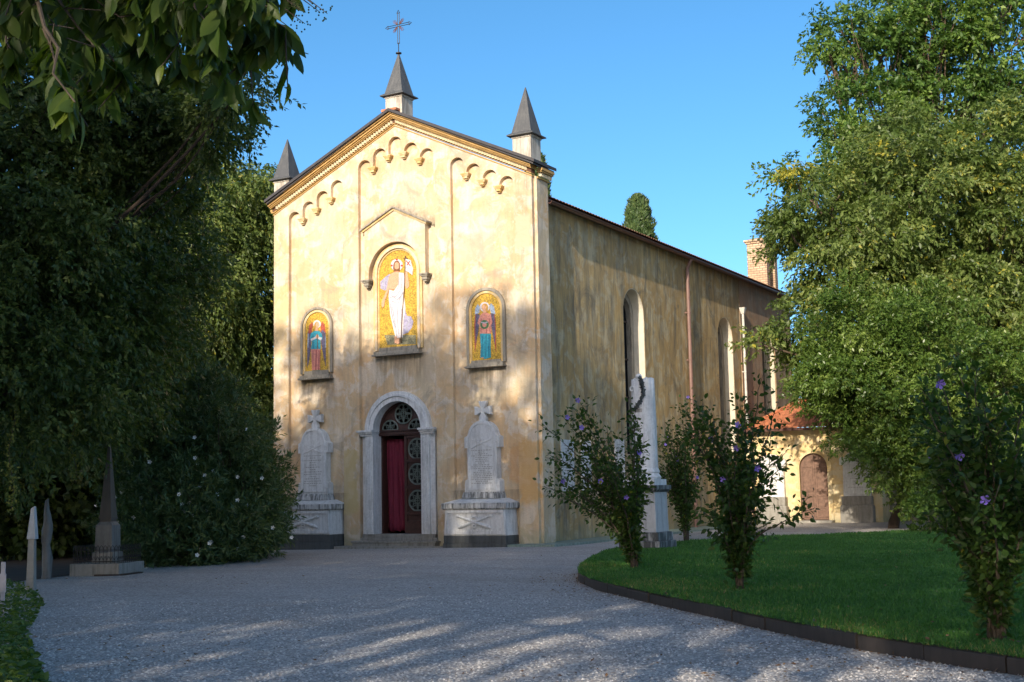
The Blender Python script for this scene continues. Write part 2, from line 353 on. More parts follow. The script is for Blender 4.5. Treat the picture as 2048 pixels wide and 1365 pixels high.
# ------------------------------------------------------------------ foliage helpers
def leaf_mesh(name, P, D, Nn, L, W, matl, parent=None, rng=None, vcol=None, shape=0):
    """one mesh of leaves. P base points, D directions, Nn approx normals. shape 0: rhombus, 1: folded lanceolate (7 verts)"""
    n = len(P); rng = rng or np.random.default_rng(1)
    D = D/(np.linalg.norm(D, axis=1, keepdims=True)+1e-9)
    S_ = np.cross(D, Nn); S_ /= (np.linalg.norm(S_, axis=1, keepdims=True)+1e-9)
    U_ = np.cross(S_, D); L = np.broadcast_to(L, n)[:, None]; W = np.broadcast_to(W, n)[:, None]
    if shape == 0:
        vs = np.stack([P, P+D*L*.45+S_*W*.5-U_*L*.03, P+D*L-U_*L*.14, P+D*L*.45-S_*W*.5-U_*L*.03], 1)
        idx = np.arange(n)[:, None]*4 + np.array([0, 1, 2, 3])[None]
        k = 4; sizes = np.full(n, 4); loops = idx.reshape(-1); per = 1
    elif shape == 2:
        ts = [0, .12, .3, .52, .74, .9, 1.0]; ws = [.04, .30, .47, .5, .36, .13, .0]; cols = []
        dr = rng.uniform(.08, .35, n)[:, None]; tw = rng.normal(0, .12, n)[:, None]
        for t_, w_ in zip(ts, ws):
            mid = P+D*L*t_-U_*L*dr*t_*t_; sd = S_+U_*tw*t_*2
            cols += [mid+sd*W*w_+U_*W*w_*.35, mid, mid-sd*W*w_+U_*W*w_*.35]
        vs = np.stack(cols, 1); k = 21; per = 12; q = []
        for a in range(6):
            q += [a*3, a*3+1, a*3+4, a*3+3, a*3+1, a*3+2, a*3+5, a*3+4]
        q = np.array(q); loops = (np.arange(n)[:, None]*21+q[None]).reshape(-1); sizes = np.full(n*12, 4)
    else:
        f = .14
        vs = np.stack([P, P+D*L*.28+S_*W*.42+U_*W*f, P+D*L*.62+S_*W*.42+U_*W*f-U_*L*.06, P+D*L-U_*L*.2,
                       P+D*L*.62-S_*W*.42+U_*W*f-U_*L*.06, P+D*L*.28-S_*W*.42+U_*W*f, P+D*L*.45-U_*L*.02], 1)
        k = 7; per = 2
        q = np.array([0, 1, 2, 3, 6, 0, 6, 3, 4, 5]); loops = (np.arange(n)[:, None]*7+q[None]).reshape(-1); sizes = np.full(n*2, 5)
    me = bpy.data.meshes.new(name)
    me.vertices.add(n*k); me.vertices.foreach_set('co', vs.reshape(-1).astype(np.float32))
    me.loops.add(len(loops)); me.loops.foreach_set('vertex_index', loops.astype(np.int32))
    me.polygons.add(len(sizes)); me.polygons.foreach_set('loop_start', (np.concatenate([[0], np.cumsum(sizes)[:-1]])).astype(np.int32))
    me.update(calc_edges=True)
    a = me.attributes.new('v', 'FLOAT', 'FACE')
    v = rng.random(n) if vcol is None else np.clip(vcol, 0, 1)
    a.data.foreach_set('value', np.repeat(v, per).astype(np.float32))
    me.materials.append(matl)
    o = bpy.data.objects.new(name, me); COL.objects.link(o)
    if parent is not None: o.parent = parent
    return o
def unit(rng, n):
    v = rng.normal(size=(n, 3)); return v/np.linalg.norm(v, axis=1, keepdims=True)
def foliage(rng, blobs, nsub, tips, lpt, L, W, twig=.5, droop=.4, subr=.75, shell=(.7, 1.02), up=.3, flat=.8):
    """blobs: (centre, (rx,ry,rz), weight). returns arrays for leaf_mesh and the sub-clump centres"""
    P = []; Dn = []; Nn = []; V = []; subs = []
    w = np.array([b[2]*(b[1][0]*b[1][1]*b[1][2])**(2/3) for b in blobs]); w = w/w.sum()
    for (c, r, _), k in zip(blobs, np.maximum(1, (w*nsub).astype(int))):
        c = np.array(c); r = np.array(r)
        d = unit(rng, k); rad = rng.uniform(shell[0], shell[1], (k, 1)); inner = rng.random((k, 1)) < .18; rad = np.where(inner, rng.uniform(.25, .7, (k, 1)), rad)
        sc = c + d*r*rad; subs.append(sc)
        sr = subr*rng.uniform(.6, 1.35, k)
        T = tips
        off = unit(rng, k*T)*(rng.random((k*T, 1))**.45)*np.repeat(sr, T)[:, None]*np.array([1, 1, flat])
        tp = np.repeat(sc, T, 0)+off
        out = off/np.repeat(sr, T)[:, None] + np.repeat(d, T, 0)*.8 + rng.normal(size=(k*T, 3))*.45
        out[:, 2] -= droop*.6 - .15
        out /= np.linalg.norm(out, axis=1, keepdims=True)
        cv = np.repeat(rng.normal(0, .2, k), T)
        t = np.tile(np.linspace(0, 1, lpt), k*T)[:, None]
        tp2 = np.repeat(tp, lpt, 0); o2 = np.repeat(out, lpt, 0)
        p = tp2 + o2*t*twig; p[:, 2] -= (t[:, 0]**2)*droop*twig*.6
        side = rng.normal(size=p.shape); side -= o2*(side*o2).sum(1, keepdims=True); side /= np.linalg.norm(side, axis=1, keepdims=True)
        ld = o2*.7 + side*.8; ld[:, 2] -= droop*.8
        nn = rng.normal(size=p.shape)*.6; nn[:, 2] += up+.4; nn += o2*.4
        P.append(p); Dn.append(ld); Nn.append(nn); V.append(np.repeat(cv, lpt)+rng.normal(.45, .2, len(p)))
    P = np.concatenate(P); n = len(P); sz = rng.uniform(.65, 1.3, n)
    return dict(P=P, D=np.concatenate(Dn), Nn=np.concatenate(Nn), L=L*sz, W=W*sz, vcol=np.concatenate(V)), np.concatenate(subs)
def wobble(rng, a, b, n=7, amp=.06):
    a = np.array(a, float); b = np.array(b, float); L = np.linalg.norm(b-a)
    off = np.cumsum(rng.normal(size=(n, 3)), 0)*amp*L/math.sqrt(n); t = np.linspace(0, 1, n)[:, None]
    off -= off[0]; off -= off[-1]*t
    return a+(b-a)*t+off*np.array([1, 1, .5])
def tree(name, label, cat, base, blobs, leafm, bark, nsub, tips, lpt, L, W, seed, trunk_r=.25, trunk_h=3.0, group=None, nbranch=60, shape=0, **kw):
    rng = np.random.default_rng(seed)
    base = np.array(base, float); root = empty(name, tuple(base)); tag(root, label, cat, group)
    root_off = base
    data, subs = foliage(rng, [(np.array(c)-base, r, w) for c, r, w in blobs], nsub, tips, lpt, L, W, **kw)
    leaf_mesh('crown', matl=leafm, parent=root, rng=rng, shape=shape, **data)
    mb = MB()
    main = max(blobs, key=lambda b: b[1][0]*b[1][2]); top = np.array(main[0])-base
    split = np.array([top[0]*.25, top[1]*.25, trunk_h])
    tp = wobble(rng, (0, 0, -.2), split, 7, .05); mb.tube(tp, [trunk_r*(1.5-.6*t if t < .2 else 1.25-.35*t) for t in np.linspace(0, 1, 7)], 10)
    for c, r, w in blobs:
        e = np.array(c)-base; pth = wobble(rng, split, e, 8, .08)
        mb.tube(pth, np.linspace(trunk_r*.7, trunk_r*.16, 8), 7)
    bc = np.array([np.array(b[0])-base for b in blobs])
    for s_ in subs[rng.permutation(len(subs))[:nbranch]]:
        j = np.argmin(((bc-s_)**2).sum(1)); st = split+(bc[j]-split)*rng.uniform(.35, .95)
        mb.tube(wobble(rng, st, s_, 6, .1), np.linspace(trunk_r*.22, trunk_r*.05, 6), 5)
    mb.build('trunk', bark, root, smooth=True)
    return root
def B(px, py, D, rx, rz=None, w=1.0, ry=None):
    return (at(px, py, D), (rx, ry or rx, rz or rx), w)

# ================================================================== GROUND
def sheet():
    mb = MB(); xs = list(np.concatenate([[-600, -200, -90], np.arange(-50, 50.1, 2.5), [90, 200, 600]])); ys = list(np.concatenate([[-400, -150, -80], np.arange(-60, 60.1, 2.5), [100, 250, 900]]))
    vs = [(x, y, float(gh(x, y))) for y in ys for x in xs]; nx = len(xs)
    mb.add(vs, [(j*nx+i, j*nx+i+1, (j+1)*nx+i+1, (j+1)*nx+i) for j in range(len(ys)-1) for i in range(nx-1)])
    return tag(mb.build('ground', M['gravel'], smooth=True), 'grey gravel forecourt in front of the church', kind='structure')
sheet()
def soil():
    pts = smoothline([(-3.2, -20.5), (-4.2, -15.5), (-5.9, -11.5), (-7.2, -8.6), (-8.2, -5.5), (-9.6, -2.2), (-10.3, .3), (-11, 1.2)], 5)
    o = pts+[(-11, 60), (-80, 60), (-80, -30), (-8, -30)]
    mb = MB(); t = tessellate_polygon([[Vector((p[0], p[1], 0)) for p in o]]); mb.add([(p[0], p[1], float(gh(*p))+.012) for p in o], [tuple(k) for k in t])
    tag(mb.build('soil', plain('dark_leaf_soil', (.045, .032, .022), .95, .5, 3, 0, .6)), 'dark leaf-strewn soil under the trees on the left', kind='structure')
def smoothline(pts, n=8):
    pts = [np.array(p) for p in pts]; out = []
    for i in range(len(pts)-1):
        p0, p1, p2, p3 = pts[max(i-1, 0)], pts[i], pts[i+1], pts[min(i+2, len(pts)-1)]
        for k in range(n):
            t = k/n; out.append(.5*((2*p1)+(-p0+p2)*t+(2*p0-5*p1+4*p2-p3)*t*t+(-p0+3*p1-3*p2+p3)*t**3))
    out.append(pts[-1]); return [tuple(p) for p in out]
soil()
# lawn outline
curbpx = [(1162, 1166), (1195, 1181), (1254, 1195.5), (1346, 1218), (1449, 1240.5), (1500, 1254), (1670, 1291), (1841, 1321), (2048, 1353)]
curb = [onZ(x, y) for x, y in curbpx]
d0 = np.array(curb[-1])-np.array(curb[-2]); d0 /= np.linalg.norm(d0)
curb += [tuple(np.array(curb[-1])+d0*k) for k in (2, 6, 12)]
def smoothline(pts, n=8):
    pts = [np.array(p) for p in pts]; out = []
    for i in range(len(pts)-1):
        p0, p1, p2, p3 = pts[max(i-1, 0)], pts[i], pts[i+1], pts[min(i+2, len(pts)-1)]
        for k in range(n):
            t = k/n; out.append(.5*((2*p1)+(-p0+p2)*t+(2*p0-5*p1+4*p2-p3)*t*t+(-p0+3*p1-3*p2+p3)*t**3))
    out.append(pts[-1]); return [tuple(p) for p in out]
tip = [onZ(1157, 1152, .05), onZ(1160, 1140, .08)]
back = [onZ(1172, 1124, .05), onZ(1200, 1109, .05), onZ(1240, 1097, .05), onZ(1300, 1090, .06), onZ(1400, 1082, .06), (5.6, 5.2), (8.2, 8.6), (12, 12.6), (20, 17), (40, 18), (50, -10), tuple(np.array(curb[-1])+np.array([14, 4]))]
curbline = smoothline(tip[::-1]+curb, 6)
lawn_poly = smoothline(back[::-1][2:], 5)
outline = curbline + [tuple(p) for p in back[::-1][:2]] + lawn_poly
outline = outline[:-1]
cl = np.array(curbline)
def lawn_h(x, y):
    x = np.asarray(x, float); y = np.asarray(y, float)
    d = np.sqrt(((x[..., None]-cl[:, 0])**2+(y[..., None]-cl[:, 1])**2)).min(-1)
    return gh(x, y)+.035+.12*np.exp(-d/5.0)
def inpoly(x, y, poly):
    x = np.asarray(x); y = np.asarray(y); c = np.zeros(x.shape, bool); n = len(poly)
    for i in range(n):
        x0, y0 = poly[i]; x1, y1 = poly[i-1]
        with np.errstate(divide='ignore', invalid='ignore'):
            t = ((y0 > y) != (y1 > y)) & (x < (x1-x0)*(y-y0)/((y1-y0) or 1e-9)+x0)
        c ^= t
    return c
def lawn():
    bm = bmesh.new()
    tris = tessellate_polygon([[Vector((p[0], p[1], 0)) for p in outline]])
    vs = [bm.verts.new((p[0], p[1], 0)) for p in outline]
    for t in tris:
        try: bm.faces.new([vs[i] for i in t])
        except ValueError: pass
    for ax in (0, 1):
        for k in np.arange(-40, 60, 1.5):
            g = bm.verts[:]+bm.edges[:]+bm.faces[:]
            co = (k, 0, 0) if ax == 0 else (0, k, 0); no = (1, 0, 0) if ax == 0 else (0, 1, 0)
            bmesh.ops.bisect_plane(bm, geom=g, plane_co=co, plane_no=no, dist=1e-4)
    A = np.array([v.co[:] for v in bm.verts]); H = lawn_h(A[:, 0], A[:, 1])
    for v, h in zip(bm.verts, H): v.co.z = h
    me = bpy.data.meshes.new('lawn'); bm.to_mesh(me); bm.free(); me.materials.append(M['lawnbase'])
    for p in me.polygons: p.use_smooth = True
    o = bpy.data.objects.new('lawn', me); COL.objects.link(o); tag(o, 'green lawn beside the church', kind='structure')
lawn()
def kerb():
    mb = MB(); pts = [Vector((p[0], p[1])) for p in curbline]; rng = random.Random(4)
    cum = 0; start = 0; Ls = [0]
    for i in range(1, len(pts)): Ls.append(Ls[-1]+(pts[i]-pts[i-1]).length)
    def pt(s):
        s = min(max(s, 0), Ls[-1]-1e-4)
        for i in range(1, len(Ls)):
            if Ls[i] >= s:
                t = (s-Ls[i-1])/max(1e-6, Ls[i]-Ls[i-1]); return pts[i-1].lerp(pts[i], t), (pts[i]-pts[i-1]).normalized()
    s = 0.0
    while s < Ls[-1]-.1:
        L = 1.0; e = min(s+L-.025, Ls[-1]); vs = []; dz = rng.uniform(-.018, .004)-.025; jn = rng.uniform(-.012, .012)
        K = 4
        for k in range(K+1):
            p, d = pt(s+(e-s)*k/K); n = Vector((-d.y, d.x)); z = float(gh(p.x, p.y))
            for o_, zz in ((-.0, -.1), (0, .165+dz), (.02, .18+dz), (.085, .18+dz), (.1, -.1)):
                q = p+n*(o_+jn); vs.append((q.x, q.y, z+zz))
        fs = [(k*5+j, k*5+(j+1) % 5, (k+1)*5+(j+1) % 5, (k+1)*5+j) for k in range(K) for j in range(5)] + [(4, 3, 2, 1, 0), tuple(K*5+j for j in range(5))]
        mb.add(vs, fs); s += L
    tag(mb.build('kerb', M['kerb']), 'low dark stone kerb curving along the edge of the lawn', kind='structure')
M['kerb'] = marble('dark_kerb_stone', (.05, .042, .038), (.018, .016, .015), .6)
kerb()
def grass():
    rng = np.random.default_rng(11); n = 820000
    # more blades near the camera
    D = rng.uniform(11, 62, n)**1.0; px = rng.uniform(1120, 2650, n)
    D = 11+51*rng.random(n)**1.25
    r = (_F[None]+_R[None]*((px-1024)/FPX)[:, None]); x = CAM[0]+r[:, 0]*D; y = CAM[1]+r[:, 1]*D
    k = inpoly(x, y, outline); x, y, D = x[k], y[k], D[k]
    z = lawn_h(x, y)-.01; n = len(x)
    patch = np.sin(x*1.3+np.sin(y*.9)*2)*np.sin(y*1.1+np.sin(x*.7)*2)
    sz = (.035+.0009*D)*rng.uniform(.5, 1.5, n)*(1+.25*patch)
    kd = np.full(n, 9.0); near_ = D < 30; kd[near_] = np.sqrt(((x[near_][:, None]-cl[None, ::3, 0])**2+(y[near_][:, None]-cl[None, ::3, 1])**2)).min(1)
    worn = np.exp(-kd/.9)*(.5+.5*np.sin(x*2.1+1)*np.sin(y*1.7))+.35*(np.sin(x*.6+np.sin(y*.5)*2.2)*np.sin(y*.55+1) > .55)
    P = np.stack([x, y, z], 1); d = rng.normal(size=(n, 3))*.45; d[:, 2] = 1
    Nn = rng.normal(size=(n, 3)); 
    o = leaf_mesh('grass', P, d, Nn, sz, .007+.0005*D, M['grass'], rng=rng, vcol=np.clip(rng.normal(.42, .2, n)+.12*patch, 0, .9)+worn*rng.random(n)*.9)
    tag(o, 'short mown grass blades covering the lawn', 'grass', kind='stuff')
    # taller tufts along the kerb
    i = rng.integers(0, len(cl)-1, 9000); t = rng.random(9000)[:, None]; q = cl[i]+(cl[i+1]-cl[i])*t
    dd = cl[i+1]-cl[i]; dd /= (np.linalg.norm(dd, axis=1, keepdims=True)+1e-9); nn = np.stack([-dd[:, 1], dd[:, 0]], 1)
    q = q+nn*(.1+rng.random((9000, 1))**2*.35); keep = (np.sin(q[:, 0]*3.1)+np.sin(q[:, 1]*2.3)+rng.normal(0, .5, 9000)) > .3; q = q[keep]
    P = np.stack([q[:, 0], q[:, 1], gh(q[:, 0], q[:, 1])+.13], 1); d = rng.normal(size=(len(q), 3))*.6; d[:, 2] = 1
    o = leaf_mesh('grass_tufts', P, d, rng.normal(size=(len(q), 3)), rng.uniform(.05, .13, len(q)), .009, M['grass'], rng=rng, vcol=rng.normal(.7, .25, len(q)))
    tag(o, 'longer unmown grass tufts along the inside of the kerb', 'grass', kind='stuff')
grass()
def litter():
    rng = np.random.default_rng(5); n = 2600
    px = rng.uniform(60, 2048, n); py = 1365-265*rng.random(n)**.8
    D = 1.6*FPX/(py-985); r = (_F[None]+_R[None]*((px-1024)/FPX)[:, None]); x = CAM[0]+r[:, 0]*D; y = CAM[1]+r[:, 1]*D
    k = ~inpoly(x, y, outline) & (y < -1.5) & (D < 45); x, y = x[k], y[k]
    edge = np.sin(x*.9+1)+np.sin(y*.7)+rng.normal(0, .6, len(x)) > .9; x, y = x[edge], y[edge]
    P = np.stack([x, y, gh(x, y)+.012], 1); d = rng.normal(size=(len(x), 3)); d[:, 2] *= .15
    Nn = rng.normal(size=(len(x), 3))*.3; Nn[:, 2] += 1
    tag(leaf_mesh('fallen_leaves', P, d, Nn, rng.uniform(.03, .07, len(x)), .03, M['litter'], rng=rng), 'dry brown leaves scattered on the gravel', 'fallen leaves', kind='stuff')
    n2 = 1500; i = rng.integers(0, len(cl)-1, n2); q = cl[i]+(cl[i+1]-cl[i])*rng.random((n2, 1)); dd = cl[i+1]-cl[i]; dd /= (np.linalg.norm(dd, axis=1, keepdims=True)+1e-9); nn = np.stack([-dd[:, 1], dd[:, 0]], 1)
    q = q-nn*(.02+rng.random((n2, 1))**2.5*.9); P = np.stack([q[:, 0], q[:, 1], gh(q[:, 0], q[:, 1])+.01], 1); d = rng.normal(size=(n2, 3)); d[:, 2] *= .15; Nn = rng.normal(size=(n2, 3))*.3; Nn[:, 2] += 1
    tag(leaf_mesh('kerb_leaves', P, d, Nn, rng.uniform(.02, .055, n2), .02, M['litter'], rng=rng), 'small dry leaves gathered on the gravel along the foot of the kerb', 'fallen leaves', kind='stuff')
    n3 = 500; D = 12+30*rng.random(n3)**1.5; px = rng.uniform(1150, 2048, n3); r = (_F[None]+_R[None]*((px-1024)/FPX)[:, None]); x = CAM[0]+r[:, 0]*D; y = CAM[1]+r[:, 1]*D; k = inpoly(x, y, outline); x, y = x[k], y[k]
    P = np.stack([x, y, lawn_h(x, y)+.035], 1); d = rng.normal(size=(len(x), 3)); d[:, 2] *= .2; Nn = rng.normal(size=(len(x), 3))*.4; Nn[:, 2] += 1
    tag(leaf_mesh('lawn_leaves', P, d, Nn, rng.uniform(.03, .065, len(x)), .028, M['litter'], rng=rng), 'a few dry leaves lying on the lawn', 'fallen leaves', kind='stuff')
    # loose stones
    n = 26000; px = rng.uniform(-20, 2070, n); py = 1372-190*rng.random(n)**.9
    D = 1.6*FPX/(py-985); r = (_F[None]+_R[None]*((px-1024)/FPX)[:, None]); x = CAM[0]+r[:, 0]*D; y = CAM[1]+r[:, 1]*D
    k = ~inpoly(x, y, outline); x, y = x[k], y[k]; n = len(x)
    oc = np.array([(1, 0, 0), (0, 1, 0), (-1, 0, 0), (0, -1, 0), (0, 0, 1)], float)
    s = rng.uniform(.008, .02, n)[:, None, None]; V = oc[None]*s*np.array([1, 1, .7]); V = V*rng.uniform(.6, 1.3, (n, 5, 1))
    a = rng.random(n)*6.28; ca, sa = np.cos(a)[:, None], np.sin(a)[:, None]
    V = np.stack([V[..., 0]*ca-V[..., 1]*sa, V[..., 0]*sa+V[..., 1]*ca, V[..., 2]], -1); V += np.stack([x, y, gh(x, y)+.001], 1)[:, None]
    fi = np.array([(0, 1, 4), (1, 2, 4), (2, 3, 4), (3, 0, 4)]); F_ = (np.arange(n)[:, None, None]*5+fi[None]).reshape(-1)
    me = bpy.data.meshes.new('gravel_stones'); me.vertices.add(n*5); me.vertices.foreach_set('co', V.reshape(-1).astype(np.float32))
    me.loops.add(len(F_)); me.loops.foreach_set('vertex_index', F_.astype(np.int32)); me.polygons.add(n*4); me.polygons.foreach_set('loop_start', (np.arange(n*4)*3).astype(np.int32)); me.update(calc_edges=True)
    at_ = me.attributes.new('v', 'FLOAT', 'FACE'); at_.data.foreach_set('value', np.repeat(rng.random(n), 4).astype(np.float32))
    m, nt, b, _ = mat('loose_stone'); an = N(nt, 'ShaderNodeAttribute', attribute_name='v')
    nt.links.new(ramp(nt, an.outputs['Fac'], [(0, (.20, .19, .18)), (.5, (.50, .47, .44)), (1, (.78, .74, .69))]), b.inputs['Base Color']); b.inputs['Roughness'].default_value = .8
    me.materials.append(m); o = bpy.data.objects.new('gravel_stones', me); COL.objects.link(o)
    tag(o, 'loose pale and dark gravel stones on the forecourt', 'gravel', kind='stuff')
litter()

# ================================================================== CHURCH
church = tag(empty('church', (-5.26, 0, 0)), 'ochre plastered church with gabled front, three grey spires and gilded mosaics', 'church')
def C_(mb, name, m, parent=None, **k):
    o = mb.build(name, m, None, **k)
    p = parent or church
    o.parent = p
    if p is church: o.location = (5.26, 0, 0)
    return o
# (parts of the church are modelled in world coordinates; the part carries the inverse offset of the root)
XL, XR, XM = -10.42, -0.10, -5.26
SL = 0.4705
def rakeZ(x, top=13.95): return top-abs(x-XM)*SL
mb = MB()
door_hole = arch(XM, 3.72, .96, -.5)
base_outer = [(-10.52, -.6), (0, -.6), (0, rakeZ(0)), (XM, 13.95), (-10.52, rakeZ(-10.52))]
mb.poly(base_outer, [door_hole], 'Y', .15, .9)
def panel(x0, x1, n, tops):
    """outline of a recessed panel whose head is a row of stepped little arches"""
    pitch = (x1-x0+.10)/n; w = pitch-.10; r = w/2; pts = [(x0, -.5)]; corb = []
    cs = [x0+r+i*pitch for i in range(n)]; sp = [t-r for t in tops]
    for i, c in enumerate(cs):
        zb = -.5 if i == 0 else corb[-1][1]
        if i > 0: pts.append((c-r, corb[-1][1]))
        pts += [(c-r*math.cos(PI*k/12), sp[i]+r*math.sin(PI*k/12)) for k in range(13)]
        if i < n-1:
            zc = min(sp[i], sp[i+1])-.02; corb.append((c+r+.05, zc)); pts.append((c+r, zc))
    pts.append((x1, -.5)); return pts, corb
PL = panel(XL+.655, XM-2.164, 4, [11.5, 11.79, 12.08, 12.38])
PC = panel(XM-1.517, XM+1.517, 5, [12.91, 13.23, 13.54, 13.24, 12.95])
PR = panel(XM+2.164, XR-.655, 4, [12.47, 12.18, 11.89, 11.60])
mb.poly([(XL, -.6), (XR, -.6), (XR, rakeZ(XR)), (XM, 13.95), (XL, rakeZ(XL))], [PL[0], PC[0], PR[0]], 'Y', 0.0, .15)
facade = C_(mb, 'facade_wall', M['facade'])
for pn in (PL, PC, PR):
    for cx, cz in pn[1]:
        c = MB(); 
        for w_, h0, h1, y in ((.155, -.035, 0.0, -.045), (.135, -.07, -.037, -.03), (.115, -.10, -.072, -.015), (.075, -.17, -.102, .0), (.05, -.21, -.172, .06)):
            c.box(cx-w_, cx+w_, y, .16, cz+h0, cz+h1)
        C_(c, 'corbel', M['trim'])
# rake cornice
def rakeband(lo, hi, y0, y1, matname, name, x0=XL-.02, x1=XR+.02, parent=None, tri=False):
    m_ = MB(); o = [(x0, rakeZ(x0)+lo), (XM, 13.95+lo), (x1, rakeZ(x1)+lo), (x1, rakeZ(x1)+hi), (XM, 13.95+hi), (x0, rakeZ(x0)+hi)]
    m_.poly(o, (), 'Y', y0, y1); return C_(m_, name, M[matname], parent)
cor = C_(MB().poly([(XL-.02, rakeZ(XL)+.02), (XM, 13.97), (XR+.02, rakeZ(XR)+.02), (XR+.02, rakeZ(XR)+.05), (XM, 14.0), (XL-.02, rakeZ(XL)+.05)], (), 'Y', -.04, .2), 'cornice', M['ochre'])
def sub(m_, name, mm, parent, **k):
    o = m_.build(name, mm, parent, **k); return o
m_ = MB()
for lo, hi, y0 in ((-.055, -.02, -.03), (.185, .215, -.15), (.217, .26, -.19), (.262, .33, -.24), (.332, .37, -.30)):
    m_.poly([(XL-.02-.3*abs(y0), rakeZ(XL)+lo-.1*abs(y0)), (XM, 13.95+lo), (XR+.02+.3*abs(y0), rakeZ(XR)+lo-.1*abs(y0)), (XR+.02+.3*abs(y0), rakeZ(XR)+hi-.1*abs(y0)), (XM, 13.95+hi), (XL-.02-.3*abs(y0), rakeZ(XL)+hi-.1*abs(y0))], (), 'Y', y0, .2)
# side returns
for sx in (1, -1):
    for lo, hi, e in ((-.02, .03, .04), (.17, .22, .16), (.222, .30, .20)):
        xa = .005 if sx > 0 else -10.525; m_.box(min(xa, xa+sx*e), max(xa, xa+sx*e), .16, 1.0, 11.44+lo, 11.44+hi)
sub(m_, 'cornice_moulding', M['ochre'], cor)
m_ = MB(); m_.poly([(XL-.02, rakeZ(XL)+.05), (XM, 14.0), (XR+.02, rakeZ(XR)+.05), (XR+.02, rakeZ(XR)+.185), (XM, 14.135), (XL-.02, rakeZ(XL)+.185)], (), 'Y', -.045, .2)
sub(m_, 'dentil_backing', M['terra'], cor)
ca = math.cos(math.atan(SL)); st = .108
for sg in (-1, 1):
    m_ = MB()
    for i in range(1, int(5.15/(st*ca))):
        x = XM+sg*i*st*ca; z = rakeZ(x)+.118
        # rotated square brick: a sawtooth corner
        vs = [(x-.047, -.05, z-.05), (x+.047, -.05, z-.05), (x, -.13, z-.05), (x-.047, -.05, z+.05), (x+.047, -.05, z+.05), (x, -.13, z+.05)]
        m_.add(vs, [(0, 1, 2), (3, 5, 4), (0, 2, 5, 3), (2, 1, 4, 5), (1, 0, 3, 4)])
    sub(m_, 'dentil', M['cream'], cor)
m_ = MB()
for i in range(8):
    y = .25+i*.1; vs = [(.05, y-.045, 11.49), (.05, y+.045, 11.49), (.13, y, 11.49), (.05, y-.045, 11.6), (.05, y+.045, 11.6), (.13, y, 11.6)]
    m_.add(vs, [(0, 1, 2), (3, 5, 4), (0, 2, 5, 3), (2, 1, 4, 5), (1, 0, 3, 4)])
sub(m_, 'dentil', M['cream'], cor)
# coping slab
m_ = MB(); x0, x1 = XL-.14, XR+.30
m_.poly([(x0, rakeZ(x0)+.43), (XM, 14.38-.05), (x1, rakeZ(x1)+.43), (x1, rakeZ(x1)+.53), (XM, 14.38+.05), (x0, rakeZ(x0)+.53)], (), 'Y', -.38, 1.15)
m_.poly([(x0+.06, rakeZ(x0)+.375), (XM, 14.325), (x1-.06, rakeZ(x1)+.375), (x1-.06, rakeZ(x1)+.43), (XM, 14.33), (x0+.06, rakeZ(x0)+.43)], (), 'Y', -.33, 1.1)
C_(m_, 'coping', M['roofmetal'])
m_ = MB(); m_.box(-5.6, -5.0, -.3, .5, 14.36, 14.44); C_(m_, 'ridge_tile', M['tileorange'])
# pinnacles
def pinnacle(cx, z0, z1, zt, w=.33, cross=False):
    cy = .28
    m_ = MB(); m_.box(cx-w, cx+w, cy-w, cy+w, z0, z1-.07); m_.box(cx-w-.025, cx+w+.025, cy-w-.025, cy+w+.025, z1-.07, z1)
    p = C_(m_, 'pinnacle', M['pedestal'])
    s_ = MB(); s_.frustum(cx, cy, z1, z1+.035, w+.14, w+.14, w+.14, w+.14); s_.frustum(cx, cy, z1+.035, z1+.11, w+.14, w+.14, w+.02, w+.02); s_.frustum(cx, cy, z1+.11, zt, w+.02, w+.02, .012, .012)
    sp = s_.build('spire', M['slate'], p)
    return p
pinnacle(XM, 14.2, 14.95, 16.50); pinnacle(-.40, 11.9, 12.82, 14.46); pinnacle(-10.05, 11.9, 12.70, 14.24)
# cross on the middle spire
m_ = MB(); cy = .28; cx = XM; zc = 17.48
m_.lathe([(.02, 16.47), (.10, 16.49), (.10, 16.52), (.02, 16.53)], cx, cy, 12)
m_.tube([(cx, cy, 16.5), (cx, cy, 16.85)], .014, 6)
for o_ in (-.035, .035):
    m_.tube([(cx+o_, cy, 16.85), (cx+o_, cy, 17.93)], .012, 5); m_.tube([(cx-.44, cy, zc+o_), (cx+.44, cy, zc+o_)], .012, 5)
m_.box(cx-.045, cx+.045, cy-.012, cy+.012, 16.84, 16.87)
for ex, ez, ax in ((cx, 17.96, 'z'), (cx-.47, zc, 'x'), (cx+.47, zc, 'x')):
    if ax == 'z': m_.tube([(ex-.06, cy, ez-.04), (ex, cy, ez+.06), (ex+.06, cy, ez-.04), (ex-.06, cy, ez-.04)], .014, 5)
    else:
        s_ = -1 if ex < cx else 1; m_.tube([(ex-s_*.04, cy, ez-.06), (ex+s_*.06, cy, ez), (ex-s_*.04, cy, ez+.06), (ex-s_*.04, cy, ez-.06)], .014, 5)
crs = C_(m_, 'cross', M['iron'])
m_ = MB()
for q in range(4):
    for da in (-.22, -.08, .08, .22):
        a = PI/4+q*PI/2+da; r1 = .3 if abs(da) < .1 else .25
        m_.tube([(cx+.06*math.cos(a), cy, zc+.06*math.sin(a)), (cx+r1*math.cos(a), cy, zc+r1*math.sin(a))], .009, 4)
m_.build('rays', M['rustiron'], crs)

